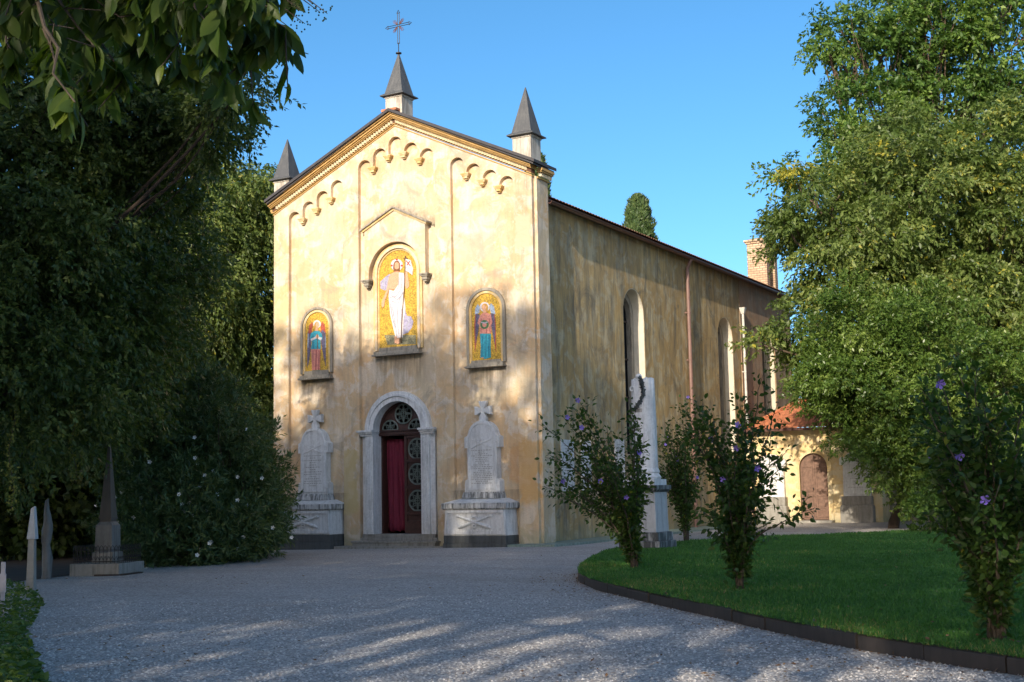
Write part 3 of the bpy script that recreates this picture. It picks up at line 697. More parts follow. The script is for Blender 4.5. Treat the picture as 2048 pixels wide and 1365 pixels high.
# hood over the central mosaic
m_ = MB(); hz = 8.78; ol = [(-6.47, hz)] + [(-6.47, 10.42), (XM, 11.0), (-4.05, 10.42), (-4.05, hz)]
inner = [(XM+1.05*math.cos(PI*i/24), 8.9+1.05*math.sin(PI*i/24)) for i in range(25)]
ol = ol + [(XM+1.05, hz)] + inner + [(XM-1.05, hz)]
m_.poly(ol, (), 'Y', -.08, .15); hood = C_(m_, 'hood', M['facade'])
m_ = MB()
for lo, hi, y0 in ((0.0, .07, -.13), (.072, .13, -.19)):
    xa, xb = -6.47-.03-(.1 if lo else .04), -4.05+.03+(.1 if lo else .04)
    za = 11.0-(XM-xa)*.479; zb = 11.0-(xb-XM)*.479
    m_.poly([(xa, za+lo), (XM, 11.0+lo), (xb, zb+lo), (xb, zb+hi), (XM, 11.0+hi), (xa, za+hi)], (), 'Y', y0, .15, 0 if lo == 0 else 1)
m_.build('hood_coping', [M['trim'], M['greystone']], hood)
for cx in (-6.42, -4.10):
    c = MB()
    for w_, h0, h1, y in ((.17, -.05, 0.0, -.15), (.14, -.10, -.052, -.12), (.10, -.20, -.102, -.08), (.06, -.26, -.202, -.04)): c.box(cx-w_, cx+w_, y, .16, hz+h0-.002, hz+h1-.002)
    c.build('hood_corbel', M['greystone'], hood)

# mosaic niches
def niche(cx, zs, r, zb, frames, sillw, sillz, sillmat, zo=.0):
    """gold mosaic panel with arched frames"""
    m_ = MB(); m_.poly(arch(cx, zs, r, zb), (), 'Y', .125, .16)
    p = C_(m_, 'mosaic', MO['gold'])
    f = MB(); mats = []
    for (ri, ro, y, mm) in frames:
        f.poly(archring(cx, zs, ro, ri, zb-.05), (), 'Y', y, .155, len(mats)); mats.append(mm)
    f.build('mosaic_frame', mats, p)
    s_ = MB(); s_.box(cx-sillw, cx+sillw, -.04, .155, sillz, sillz+.09); s_.box(cx-sillw-.04, cx+sillw+.04, -.10, .155, sillz-.06, sillz-.002)
    s_.poly([(cx-r-.02, sillz+.09), (cx+r+.02, sillz+.09), (cx+r, zb+.04), (cx-r, zb+.04)], (), 'Y', .05, .15)
    s_.build('mosaic_sill', sillmat, p)
    return p
mc = niche(XM, 8.95, .745, 6.42, [(.745, .80, .10, M['trim']), (.80, .89, .04, M['facade']), (.89, .97, .08, M['trim'])], .90, 6.24, M['greystone'])
mr = niche(-1.90, 7.40, .53, 5.76, [(.53, .62, .09, M['trim']), (.62, .71, .05, M['greystone'])], .66, 5.62, M['greystone'])
ml = niche(-8.62, 7.40, .50, 5.84, [(.50, .59, .09, M['trim']), (.59, .67, .05, M['greystone'])], .64, 5.64, M['greystone'])
def figure(parent, name, shapes, zoom, org, x_fit=None):
    """flat mosaic figure: polygons drawn at the figure's own place on the wall, each one layer above the last"""
    m_ = MB(); mats = []; y = .121
    for i, (mk, pts) in enumerate(shapes):
        if mk not in mats: mats.append(mk)
        q = [onY(org[0]+p[0]/zoom, org[1]+p[1]/zoom, .12) for p in pts]
        m_.poly(q, (), 'Y', y, .126, mats.index(mk)); y -= .0012
    return m_.build(name, [MO[k] for k in mats], parent)
def circ(cx, cy, r, n=14, ry=None): return [(cx+r*math.cos(2*PI*i/n), cy+(ry or r)*math.sin(2*PI*i/n)) for i in range(n)]
def line(pts, w):
    o = []; b_ = []
    for i, p in enumerate(pts):
        q = pts[min(i+1, len(pts)-1)]; r_ = pts[max(i-1, 0)]; dx, dy = q[0]-r_[0], q[1]-r_[1]; L = math.hypot(dx, dy) or 1
        o.append((p[0]-dy/L*w, p[1]+dx/L*w)); b_.append((p[0]+dy/L*w, p[1]-dx/L*w))
    return o+b_[::-1]
Z3 = 4.139
fold = lambda pts, w=3.5: ('fold', line(pts, w))
figure(mc, 'robed_figure', [
    ('ground', [(285,1120),(545,1120),(545,1195),(310,1200)]),
    ('lilac', [(325,615),(290,640),(250,680),(252,735),(285,750),(330,740),(345,660),(350,620)]),
    ('lilac', [(455,900),(470,960),(505,965),(525,1010),(512,1060),(480,1100),(440,1115),(440,900)]),
    ('fold', line([(480,965),(490,1010),(460,1050),(485,1090)], 6)), ('fold', line([(300,640),(275,690),(285,740)], 5)), ('fold', line([(320,640),(305,700)], 4)),
    ('halo', circ(388, 540, 50)), ('red', circ(388, 495, 9, 8)), ('red', circ(346, 545, 9, 8)), ('red', circ(430, 545, 9, 8)),
    ('hair', [(362,530),(375,508),(400,505),(414,525),(416,570),(410,600),(365,600),(358,565)]),
    ('skin', [(372,525),(388,515),(404,525),(406,560),(398,590),(380,590),(371,560)]),
    ('hair', [(374,570),(390,577),(404,568),(400,600),(388,612),(376,598)]),
    ('skin', [(345,610),(375,595),(405,595),(445,610),(450,640),(430,740),(330,745),(325,680),(322,640)]),
    ('skin', [(325,635),(350,640),(345,690),(320,760),(292,835),(285,880),(270,895),(262,870),(265,840),(300,760),(315,690)]),
    ('skin', [(440,610),(470,640),(492,680),(490,720),(470,740),(450,700),(450,655)]),
    ('skin', [(455,590),(478,600),(488,680),(470,690),(455,640)]),
    ('white', [(408,604),(445,606),(452,640),(455,720),(448,800),(462,900),(445,1000),(440,1140),(380,1145),(360,1060),(335,950),(322,800),(328,745),(365,755),(405,700)]),
    fold([(412,640),(405,720),(380,765),(335,775)]), fold([(430,640),(425,740),(385,800),(332,810)]), fold([(440,760),(400,860),(350,840)]), fold([(350,870),(370,980),(392,1130)]),
    fold([(400,880),(395,1000),(410,1135)]), fold([(430,900),(425,1010),(432,1130)]), fold([(335,850),(350,950),(375,1060)]),
    ('fold', line([(345,790),(395,830),(445,770)], 4)),
    ('skin', [(372,1130),(392,1130),(390,1185),(372,1190)]), ('skin', [(394,1145),(412,1140),(412,1190),(390,1195)]),
    ('brown', line([(462,465),(455,700),(440,900),(424,1185)], 3.2)), ('brown', line([(445,490),(480,485)], 3)),
    ('white', [(465,490),(505,500),(515,545),(525,570),(520,625),(490,600),(465,590)]), ('fold', line([(468,560),(500,575),(515,610)], 3)),
    ('red', line([(470,505),(505,550)], 4)), ('red', line([(500,510),(475,545)], 4)),
], Z3, (700, 400))
Z4 = 6.829
wingpair = lambda a, b: [(a, b)]
figure(mr, 'winged_figure', [
    ('wingred', [(345,520),(330,700),(340,1080),(380,800),(400,640)]), ('wing', [(350,500),(345,760),(350,960),(385,780),(410,560)]),
    ('wingblue', [(380,400),(345,460),(340,540),(400,520),(405,440)]),
    ('wingred', [(605,520),(625,650),(632,1070),(590,850),(560,640)]), ('wing', [(600,500),(620,760),(615,960),(570,740),(545,540)]),
    ('wingblue', [(560,390),(600,430),(620,540),(560,520),(540,430)]),
    ('halo', circ(475, 440, 68)), ('blond', circ(478, 445, 45, 14, 52)), ('blond', [(495,450),(520,455),(518,505),(490,500)]), ('skin', circ(468, 455, 28, 12, 42)), ('skin', [(460,490),(495,490),(500,530),(455,530)]),
    ('pink', [(450,520),(510,520),(560,545),(580,650),(560,700),(565,800),(405,805),(415,700),(375,660),(410,560)]),
    ('pinkdark', line([(430,600),(425,780)], 5)), ('pinkdark', line([(540,600),(550,790)], 5)), ('pinkdark', line([(500,740),(500,800)], 5)),
    ('skin', [(395,660),(430,690),(440,720),(410,730)]), ('skin', [(555,660),(520,700),(510,730),(545,720)]),
    ('green', circ(475, 680, 60, 16, 62)), ('pink', circ(475, 685, 30, 12, 32)), ('fold', line([(430,650),(475,660),(520,645)], 10)),
    ('blue', [(412,805),(560,808),(555,1000),(560,1130),(480,1150),(420,1130),(425,980)]),
    ('bluedark', line([(540,820),(535,1130)], 9)), ('bluedark', line([(450,830),(440,1120)], 5)), ('bluedark', line([(500,820),(495,1130)], 4)),
    ('skin', circ(450, 1135, 18, 8, 10)),
], Z4, (900, 550))
Z5 = 7.184
figure(ml, 'winged_figure', [
    ('wing', [(285,470),(255,540),(250,700),(245,1050),(270,980),(305,700),(310,520)]), ('wingred', [(320,390),(275,440),(262,560),(310,540),(328,450)]), ('wingblue', line([(262,560),(258,760)], 7)),
    ('wing', [(480,470),(510,560),(515,1040),(480,880),(450,700),(440,520)]), ('wingred', [(465,380),(500,440),(515,560),(470,500),(440,540),(445,430)]), ('wingblue', line([(508,600),(510,760)], 6)),
    ('halo', circ(390, 420, 56)), ('blond', [(365,400),(385,385),(400,395),(385,440),(385,490),(350,495),(348,440)]), ('skin', circ(398, 430, 24, 12, 42)), ('skin', [(372,470),(405,470),(405,520),(365,520)]),
    ('blue', [(350,520),(420,520),(460,570),(472,640),(440,650),(440,780),(302,785),(320,680),(285,625),(305,555)]),
    ('bluedark', line([(330,600),(335,770)], 6)), ('bluedark', line([(400,640),(400,780)], 5)),
    ('white', [(300,635),(370,600),(385,625),(310,665)]), ('white', [(465,615),(410,605),(405,635),(450,660)]), ('skin', circ(395, 600, 22, 10, 30)), ('brown', line([(398,560),(402,800)], 4)),
    ('pink', [(305,782),(440,780),(432,1000),(435,1100),(320,1100),(318,980)]), ('pinkdark', line([(385,790),(375,1095)], 9)), ('pinkdark', line([(425,800),(415,1090)], 6)), ('pinkdark', line([(335,800),(335,1090)], 4)),
    ('green', line([(320,1095),(440,1085)], 6)),
], Z5, (580, 590))

# doorway
m_ = MB(); m_.poly(archring(XM, 3.72, 1.27, .94, 3.74), (), 'Y', -.06, .45)
m_.poly(archring(XM, 3.72, 1.18, 1.10, 3.74), (), 'Y', -.10, -.03)
for s_ in (-1, 1):
    xa, xb = sorted((XM+s_*.94, XM+s_*1.25)); m_.box(xa, xb, -.06, .45, .36, 3.56)
    xa, xb = sorted((XM+s_*1.0, XM+s_*1.2)); m_.box(xa, xb, -.085, -.05, .5, 3.5)
dw = C_(m_, 'door_surround', M['marble'], bevel=.01)
m_ = MB()
for s_ in (-1, 1):
    m_ = MB()
    for h0, h1, e in ((3.56, 3.62, .0), (3.622, 3.68, .04), (3.682, 3.75, .09)):
        xa, xb = sorted((XM+s_*(.94-e*.5), XM+s_*(1.42+e))); m_.box(xa, xb, -.10-e, .44, h0, h1)
    xa, xb = sorted((XM+s_*1.252, XM+s_*1.42)); m_.box(xa, xb, .05, .44, .15, 3.558)
    m_.build('impost', M['marble'], dw)
m_ = MB(); rr = random.Random(3)
for s_ in (-1, 1):
    m_ = MB()
    for i in range(74):
        z = .52+i*.04; x = XM+s_*(1.1+rr.uniform(-.05, .05)); m_.frustum(x, -.095, z, z+.03, .05, .012, .03, .006)
    m_.build('carved_relief', M['marble'], dw)
m_ = MB(); m_.box(XM-1.42, XM+1.42, 0.0, .6, .24, .36); m_.box(XM-1.5, XM+1.5, -.02, .6, .15, .238)
m_.box(XM-1.68, XM+1.62, -.3, .15, .09, .15); m_.box(XM-1.64, XM+1.58, -.27, .15, -.05, .088); m_.box(XM-2.15, XM+2.2, -.58, .14, -.3, -.015)
C_(m_, 'steps', M['stone'], bevel=.012)
m_ = MB(); m_.box(XM-.94, XM+.94, .3, .42, 3.56, 3.74); m_.box(XM-.94, XM+.94, .27, .42, 3.60, 3.64); m_.box(XM-.94, XM+.94, .25, .42, 3.70, 3.742)
m_.poly(arch(XM, 3.72, .935, 3.742), (), 'Y', .34, .40)
m_.poly(archring(XM, 3.72, .93, .87, 3.745), (), 'Y', .31, .345)
tymp = C_(m_, 'tympanum', M['doorwood'])
def rosette(mb, cx, cz, y, R, half=False):
    a0, a1 = (0, PI) if half else (0, 2*PI)
    mb.ring((cx, y, cz), R, .018, n=30, a0=a0, a1=a1); mb.ring((cx, y, cz), R*.93, .008, n=30, a0=a0, a1=a1)
    for k in range(8):
        a = k*PI/4+PI/8
        if half and math.sin(a) < 0: continue
        mb.ring((cx+R*.6*math.cos(a), y, cz+R*.6*math.sin(a)), R*.33, .011, n=16, k=4)
    for k in range(4):
        a = k*PI/2
        if half and math.sin(a) < -.1: continue
        mb.tube([(cx, y, cz), (cx+R*math.cos(a), y, cz+R*math.sin(a))], .017, 4)
    for k in range(4):
        a = k*PI/2+PI/4
        if half and math.sin(a) < 0: continue
        mb.ring((cx+R*.42*math.cos(a), y, cz+R*.42*math.sin(a)), R*.2, .01, n=14, k=4)
    if not half: mb.ring((cx, y, cz), R*.28, .012, n=16, k=4)
def rosette_part(cx, cz, y, R, half, parent):
    b_ = MB(); b_.poly([(cx+R*1.02*math.cos(a), cz+R*1.02*math.sin(a)) for a in np.linspace(0, PI if half else 2*PI, 25)[:25 if half else 24]], (), 'Y', y+.02, y+.025, 1)
    rosette(b_, cx, cz, y, R, half); b_.build('rosette', [M['rosette'], M['dark']], parent)
rosette_part(XM+.03, 4.26, .32, .33, False, tymp); rosette_part(XM-.5, 3.76, .32, .31, True, tymp); rosette_part(XM+.53, 3.76, .32, .31, True, tymp)
m_ = MB(); x0, x1 = XM+.02, XM+.94
m_.box(x0, x1, .40, .45, .36, 3.56)
m_.box(x0, x0+.1, .35, .40, .36, 3.56); m_.box(x1-.06, x1, .35, .40, .36, 3.56)
for z in (.36, .96, 1.80, 2.66, 3.46): m_.box(x0+.1, x1-.06, .35, .40, z, z+(.42 if z == .36 else .1))
for z in (1.04, 1.88, 2.74): m_.box(x0+.14, x1-.1, .335, .36, z+.02, z+.05)
leaf = C_(m_, 'door_leaf', M['doorwood'], bevel=.006)
for z in (1.42, 2.28, 3.10): rosette_part(XM+.52, z, .37, .34, False, leaf)
m_ = MB(); m_.box(XM-.92, XM-.87, .40, 1.2, .36, 3.56); o = C_(m_, 'door_leaf', M['doorwood']); o['label'] = 'open door leaf folded back into the dark interior'
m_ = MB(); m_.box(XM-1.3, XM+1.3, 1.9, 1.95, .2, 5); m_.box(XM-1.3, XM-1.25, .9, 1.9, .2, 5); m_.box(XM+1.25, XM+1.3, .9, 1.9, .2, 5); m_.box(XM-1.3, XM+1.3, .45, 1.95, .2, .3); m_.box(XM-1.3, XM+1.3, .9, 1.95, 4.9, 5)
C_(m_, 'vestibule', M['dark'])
# curtain
m_ = MB(); n = 60; m = 14; vs = []
for j in range(m+1):
    z = .44+(3.46-.44)*j/m
    for i in range(n+1):
        u = i/n; x = XM-.84+.86*u; y = .62+.05*math.sin(u*26+.5*math.sin(z*1.3))*(1-.3*j/m)+.03*math.sin(u*11+z)+.02*math.sin(u*57+z*2)
        vs.append((x, y, z+.02*math.sin(u*20) if j == 0 else z))
m_.add(vs, [(j*(n+1)+i, j*(n+1)+i+1, (j+1)*(n+1)+i+1, (j+1)*(n+1)+i) for j in range(m) for i in range(n)])
o = m_.build('curtain', M['redcloth'], smooth=True); tag(o, 'dark wine red cloth curtain hanging in the open left half of the church doorway', 'curtain')
md = o.modifiers.new('s', 'SOLIDIFY'); md.thickness = .01

# nave
GX = -.30; L_N = 27.0
wins = [(8.05, 8.03, .93), (17.68, 8.03, .93), (23.4, 8.03, .93)]
m_ = MB(); holes = [arch(c, zs, r, 2.9) for c, zs, r in wins]
m_.poly([(.9, -.6), (L_N, -.6), (L_N, 10.95), (.9, 10.95)], holes, 'X', GX-.75, GX)
m_.box(-10.2, -9.6, .9, L_N, -.6, 10.95)
m_.poly([(-10.2, -.6), (GX-.0, -.6), (GX-.0, 10.95), (XM, 13.2), (-10.2, 10.95)], (), 'Y', L_N-.4, L_N-.003)
# redder plaster beyond the hopper pipe, a separate coat of render
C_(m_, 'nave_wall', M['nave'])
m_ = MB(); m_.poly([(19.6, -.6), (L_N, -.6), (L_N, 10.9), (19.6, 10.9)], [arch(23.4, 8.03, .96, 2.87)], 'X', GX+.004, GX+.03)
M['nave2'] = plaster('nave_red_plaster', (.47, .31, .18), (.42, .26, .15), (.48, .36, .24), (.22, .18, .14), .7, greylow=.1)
C_(m_, 'render_coat', M['nave2'])
M['reveal'] = plain('window_reveal_plaster', (.62, .57, .45), .9, .12, 4)
M['grille'] = plain('window_iron', (.05, .03, .025), .6, .2, 9)
for c, zs, r in wins:
    # reveal lining
    f = MB(); f.poly(archring(c, zs, r, r-.03, 2.9), (), 'X', GX-.6, GX-.012)
    w_ = C_(f, 'nave_window', M['reveal'])
    f = MB(); f.poly(archring(c, zs, r-.03, r-.26, 2.93), (), 'X', GX-.62, GX-.42); f.build('window_frame', plain_frame if False else M['greystone'], w_)
    f = MB(); f.poly(arch(c, zs, r-.02, 2.92), (), 'X', GX-.68, GX-.66); f.build('pane', M['glass'], w_)
    f = MB(); xg = GX-.60
    for z in (3.6, 5.0, 6.4, 7.8): f.box(xg-.03, xg+.03, c-r+.2, c+r-.2, z, z+.05)
    f.box(xg-.02, xg+.02, c-.03, c+.03, 2.95, zs+r-.26)
    for k in range(4):
        z = 3.6+k*1.4+.7
        for s_ in (-1, 1):
            f.tube([(xg, c, z-.7), (xg, c+s_*.32, z), (xg, c, z+.7)], .03, 4)
    f.build('window_bars', M['grille'], w_)
    f = MB(); f.box(GX-.74, GX+.06, c-r-.06, c+r+.06, 2.78, 2.898); f.build('sill', M['greystone'], w_)
# nave roof with real tile ridges
m_ = MB(); ys = np.arange(1.16, L_N+.4, .055); 
def prof(y): return .045*abs(math.sin(PI*y/.22))
for sx in (1, -1):
    vs = []
    for y in ys:
        for t in (0, .5, 1):
            x = (XM+sx*(XM*-1+.02)*1.0*(1-t)) if False else XM+sx*5.34*(1-t); z = 10.93+t*5.34*.42; vs.append((x, y, z+prof(y)))
    nn = len(ys); m_.add(vs, [(j*3+i, j*3+i+1, (j+1)*3+i+1, (j+1)*3+i) for j in range(nn-1) for i in range(2)])
roof = C_(m_, 'roof', M['tile'])
m_ = MB(); m_.box(GX-.2, .0, .92, L_N+.3, 10.86, 10.91); m_.build('eaves_board', M['gutter'], roof)
m_ = MB(); R_ = .085; n = 8
prof_g = [(.04+R_*math.cos(a), 10.83+R_*math.sin(a)) for a in np.linspace(PI, 2*PI, 9)]+[(.04+R_*.8*math.cos(a), 10.84+R_*.8*math.sin(a)) for a in np.linspace(2*PI, PI, 9)]
m_.poly([(x, z) for x, z in prof_g], (), 'Y', .92, L_N+.3); m_.build('gutter', M['gutter'], roof)
def pipe(y, zt, rad, mm, hopper=False, x=-.14):
    m_ = MB(); 
    if hopper: m_.frustum(x, y, zt, zt+.28, .07, .07, .13, .13); m_.tube([(x, y, zt), (x, y, -.1)], rad, 10)
    else: m_.tube([(.04, y, zt+.0), (.0, y, zt-.12), (x, y, zt-.42), (x, y, 8), (x, y, -.1)], rad, 10)
    p = C_(m_, 'downpipe', mm)
    for z in np.arange(1, zt-1, 1.9):
        m_ = MB(); m_.lathe([(rad+.012, z), (rad+.012, z+.05)], x, y, 10); m_.box(GX, x, y-.015, y+.015, z, z+.05); m_.build('bracket', mm, p)
pipe(13.1, 10.8, .075, M['gutter2']); pipe(19.62, 9.3, .055, M['whitepipe'], True)
# bell turret
m_ = MB(); tx0, tx1, ty0, ty1 = -2.07, -1.08, 26.2, 27.9
m_.box(tx0, tx1, ty0, ty0+.42, 9.5, 13.7); m_.box(tx0, tx1, ty1-.42, ty1, 9.5, 13.7)
m_.poly([(ty0+.42, 12.8), (ty0+.42, 13.7), (ty1-.42, 13.7), (ty1-.42, 12.8)] + [((ty0+ty1)/2+.43*math.cos(a), 12.8+.43*math.sin(a)) for a in np.linspace(0, PI, 11)[1:-1]], (), 'X', tx0, tx1)
m_.box(tx0, tx1, ty0+.42, ty1-.42, 9.5, 11.3)
tur = C_(m_, 'bell_turret', M['brick'])
m_ = MB(); m_.box(tx0-.06, tx1+.06, ty0-.06, ty1+.06, 13.702, 13.78); m_.box(tx0-.12, tx1+.12, ty0-.12, ty1+.12, 13.782, 13.88); m_.frustum((tx0+tx1)/2, (ty0+ty1)/2, 13.88, 14.05, .62, .97, .1, .4); m_.build('turret_cap', M['brick'], tur)
m_ = MB(); m_.lathe([(.24, 12.2), (.2, 12.3), (.13, 12.5), (.1, 12.65), (.02, 12.7)], (tx0+tx1)/2, (ty0+ty1)/2, 12); m_.box((tx0+tx1)/2-.03, (tx0+tx1)/2+.03, ty0+.3, ty1-.3, 12.7, 12.78); m_.build('bell', M['rustiron'], tur)

# plaques on the side wall
for y0, y1, z0, z1, lb in ((1.93, 2.83, 1.63, 3.28, 'tall white marble plaque on the side wall nearest the church corner, behind the left shrub'), (3.38, 4.1, 1.63, 3.28, 'white marble plaque on the side wall, second from the church corner'), (6.0, 6.8, 1.9, 3.4, 'white marble plaque on the side wall just before the first tall window')):
    m_ = MB(); m_.box(GX, GX+.04, y0, y1, z0, z1); o = m_.build('wall_plaque', M['marble'], bevel=.01); tag(o, lb, 'plaque', 'marble plaques on the side wall')
    m_ = MB()
    for k in range(12):
        z = z1-.2-k*.1; hw = (y1-y0)*.36*random.uniform(.6, 1); c = (y0+y1)/2; y = c-hw
        while y < c+hw: w_ = random.uniform(.03, .09); m_.box(GX+.04, GX+.043, y, min(y+w_, c+hw), z, z+.022); y += w_+.025
    m_.build('engraved_lines', M['stone'], o)
# walkway at the foot of the wall
m_ = MB(); m_.poly([(-1.0, -.62), (.75, -.62), (.95, .9), (.95, 19.2), (-.3, 19.2), (-.3, .0), (-1.0, .0)], (), 'Z', -.2, 0.0)
vs = m_.v; m_.v = [(x, y, z+(float(gh(x, y))+.07)) for x, y, z in vs]
tag(m_.build('path', M['walkway'], bevel=.01), 'narrow green grey stone walkway at the foot of the church wall', kind='structure')

# ================================================================== MEMORIALS ON THE FACADE
def inscription(mb, cx, z0, z1, rows, hw, y, rng, mi=0):
    for k in range(rows):
        z = z1-(z1-z0)*(k+.5)/rows; w_ = hw*rng.choice((.35, .6, .8, 1, 1)); x = cx-w_
        while x < cx+w_-.02:
            l = rng.uniform(.03, .09); e = min(x+l, cx+w_)
            while x < e-.008: mb.box(x, x+.009, y-.003, y, z-.014, z+.014, mi); x += .016
            x = e+.025
def memorial(label, cx, rows, seed, zoff):
    rng = random.Random(seed)
    r0 = tag(empty('memorial', (cx, .15, zoff)), label, 'memorial', 'military memorials on the church front')
    w = 1.13; d = .85
    def bld(m_, nm, mm, par=r0, **k): return m_.build(nm, mm, par, **k)
    m_ = MB(); m_.box(-w, w, -d, 0, -.5, .10); m_.box(-w+.02, w-.02, -d+.02, 0, .1, .33); bld(m_, 'plinth', M['darkstone'], bevel=.015)
    m_ = MB(); fz0, fz1 = .33, 1.13
    m_.frustum(0, -d/2+.02, fz0, fz1, w-.03, d/2-.03, w-.07, d/2-.05)
    die = bld(m_, 'die', M['marble'], bevel=.012)
    m_ = MB(); yf = -d+.03
    m_.poly([(-w+.05, .37), (w-.05, .37), (w-.09, 1.11), (-w+.09, 1.11)], [[(-w+.16, .47), (w-.16, .47), (w-.18, 1.02), (-w+.18, 1.02)]], 'Y', yf-.012, yf+.045)
    m_.build('panel_border', M['marble'], die)
    m_ = MB(); c0 = .74
    for s_ in (-1, 1):
        a = (-s_*.58, yf-.01, c0-.17); b_ = (s_*.62, yf-.01, c0+.20)
        A, Bv = Vector(a), Vector(b_); m_.tube([A, A.lerp(Bv, .06), A.lerp(Bv, .1), A.lerp(Bv, .5), A.lerp(Bv, .92), A.lerp(Bv, .97), Bv], [.02, .05, .055, .045, .03, .045, .04], 10)
    m_.ring((0, yf-.01, c0+.04), .12, .03, n=20); m_.ring((0, yf-.02, c0-.1), .07, .02, n=14)
    for k in range(6): m_.frustum(-.33+k*.13, yf+.0, c0-.27, c0-.22, .05, .02, .02, .01)
    m_.build('crossed_cannon_relief', M['marble'], die)
    m_ = MB(); m_.frustum(0, -d/2, 1.13, 1.16, w-.02, d/2-.01, w+.03, d/2); m_.box(-w-.03, w+.03, -d-.02, 0, 1.16, 1.32); bld(m_, 'cap', M['marbledirty'], bevel=.01)
    m_ = MB(); m_.add([(-w-.03, -d-.02, 1.322), (w+.03, -d-.02, 1.322), (w+.03, 0, 1.322), (-w-.03, 0, 1.322), (-w+.35, -.32, 1.46), (w-.35, -.32, 1.46), (w-.35, 0, 1.46), (-w+.35, 0, 1.46)], [(0, 1, 5, 4), (1, 2, 6, 5), (2, 3, 7, 6), (3, 0, 4, 7), (4, 5, 6, 7)]); bld(m_, 'cap_slope', M['marble'])
    # stele
    m_ = MB(); yb = -.30
    m_.frustum(0, -.2, 1.46, 1.62, .70, .2, .67, .18); m_.box(-.65, .65, -.37, 0, 1.62, 1.66)
    bld(m_, 'stele_base', M['marbledirty'], bevel=.01)
    out = [(-.63, 1.66), (.63, 1.66), (.63, 1.98), (.60, 2.04), (.53, 2.06), (.53, 3.04), (.63, 3.04), (.63, 3.36), (.56, 3.40), (.52, 3.42)]
    out += [(.5*math.cos(a), 3.42+.46*math.sin(a)) for a in np.linspace(0, PI, 19)[1:-1]] + [(-.52, 3.42), (-.56, 3.40), (-.63, 3.36), (-.63, 3.04), (-.53, 3.04), (-.53, 2.06), (-.60, 2.04), (-.63, 1.98)]
    m_ = MB(); m_.poly(out, (), 'Y', yb, 0); st = bld(m_, 'stele', M['marble'], bevel=.012)
    m_ = MB(); inn = [(-.44, 1.78), (.44, 1.78), (.44, 3.40)] + [(.42*math.cos(a), 3.40+.38*math.sin(a)) for a in np.linspace(0, PI, 15)[1:-1]] + [(-.44, 3.40)]
    oo = [(-.50, 1.72), (.50, 1.72), (.50, 3.40)] + [(.48*math.cos(a), 3.41+.43*math.sin(a)) for a in np.linspace(0, PI, 15)[1:-1]] + [(-.50, 3.40)]
    m_.poly(oo, [inn], 'Y', yb-.022, yb+.001)
    for s_ in (-1, 1):
        m_.box(min(s_*.50, s_*.62), max(s_*.50, s_*.62), yb-.02, yb+.001, 3.22, 3.25); m_.box(min(s_*.50, s_*.62), max(s_*.50, s_*.62), yb-.02, yb+.001, 1.86, 1.89)
    m_.build('stele_border', M['marble'], st)
    m_ = MB()
    for s_ in (-1, 1): m_.tube([(-s_*.36, yb-.008, 3.03), (s_*.36, yb-.008, 3.30)], [.02, .012], 6)
    m_.ring((0, yb-.006, 3.22), .07, .014, n=14); m_.build('crossed_sword_relief', M['marble'], st)
    m_ = MB(); inscription(m_, 0, 1.9, 2.98, rows, .38, yb, rng); m_.build('inscription', M['stone'], st)
    # flared cross
    cz = 4.2; pts = []
    for k in range(4):
        a = k*PI/2
        for u, v in ((.06, -.06), (.1, -.075), (.22, -.13), (.30, -.135), (.285, 0), (.30, .135), (.22, .13), (.1, .075)):
            # u outward, v tangential
            x, z = u*math.cos(a)-v*math.sin(a), u*math.sin(a)+v*math.cos(a); pts.append((x, cz+z))
    m_ = MB(); m_.poly(pts, (), 'Y', -.22, -.08); m_.frustum(0, -.15, 3.84, 3.95, .16, .08, .06, .07); bld(m_, 'cross', M['marble'], bevel=.012)
    return r0
memorial('white marble memorial with crossed cannons and cross-topped inscribed stele, right of the church door', -1.99, 19, 5, 0.0)
memorial('stained marble memorial with crossed cannons and stele, left of the church door by the oleander', -8.6, 14, 9, .04)

# ================================================================== SIDE CHAPEL
AY = 19.4; chapel = tag(empty('side_chapel', (2.5, AY, 0)), 'low cream side chapel with orange tiled roof and old brown door', 'chapel')
def A_(mb, name, m, parent=None, **k):
    o = mb.build(name, m, parent or chapel, **k)
    if parent is None: o.location = (-2.5, -AY, 0)
    return o
m_ = MB(); m_.poly([(-.28, -.4), (5.6, -.4), (5.6, 4.05), (-.28, 4.05)], [arch(2.77, 2.45, .61, -.3)], 'Y', AY, AY+.3)
m_.box(5.3, 5.6, AY+.3, AY+6, -.4, 4.05); m_.box(-.28, 0, AY+.3, AY+6, -.4, 4.05); m_.box(-.28, 5.6, AY+5.7, AY+6, -.4, 4.05)
A_(m_, 'chapel_wall', M['annex'])
m_ = MB(); m_.poly(archring(2.77, 2.45, .80, .60, .2), (), 'Y', AY-.04, AY+.05); m_.box(1.97, 2.17, AY-.06, AY+.05, .1, .5); m_.box(3.37, 3.57, AY-.06, AY+.05, .1, .5); A_(m_, 'chapel_door_surround', M['annex'])
m_ = MB(); m_.poly(arch(2.77, 2.45, .6, .24), (), 'Y', AY+.12, AY+.17)
m_.box(2.75, 2.79, AY+.09, AY+.12, .24, 3.0)
for xa, xb in ((2.23, 2.70), (2.84, 3.31)):
    for za, zb in ((.34, .62), (.72, 1.28), (1.42, 2.5)):
        m_.poly([(xa, za), (xb, za), (xb, zb), (xa, zb)], [[(xa+.05, za+.05), (xb-.05, za+.05), (xb-.05, zb-.05), (xa+.05, zb-.05)]], 'Y', AY+.09, AY+.121)
dr = A_(m_, 'chapel_door', M['oldwood']); m_ = MB(); m_.lathe([(.02, 1.5), (.035, 1.52), (.035, 1.56), (.02, 1.58)], 2.72, AY+.06, 8); m_.build('handle', M['iron'], dr)
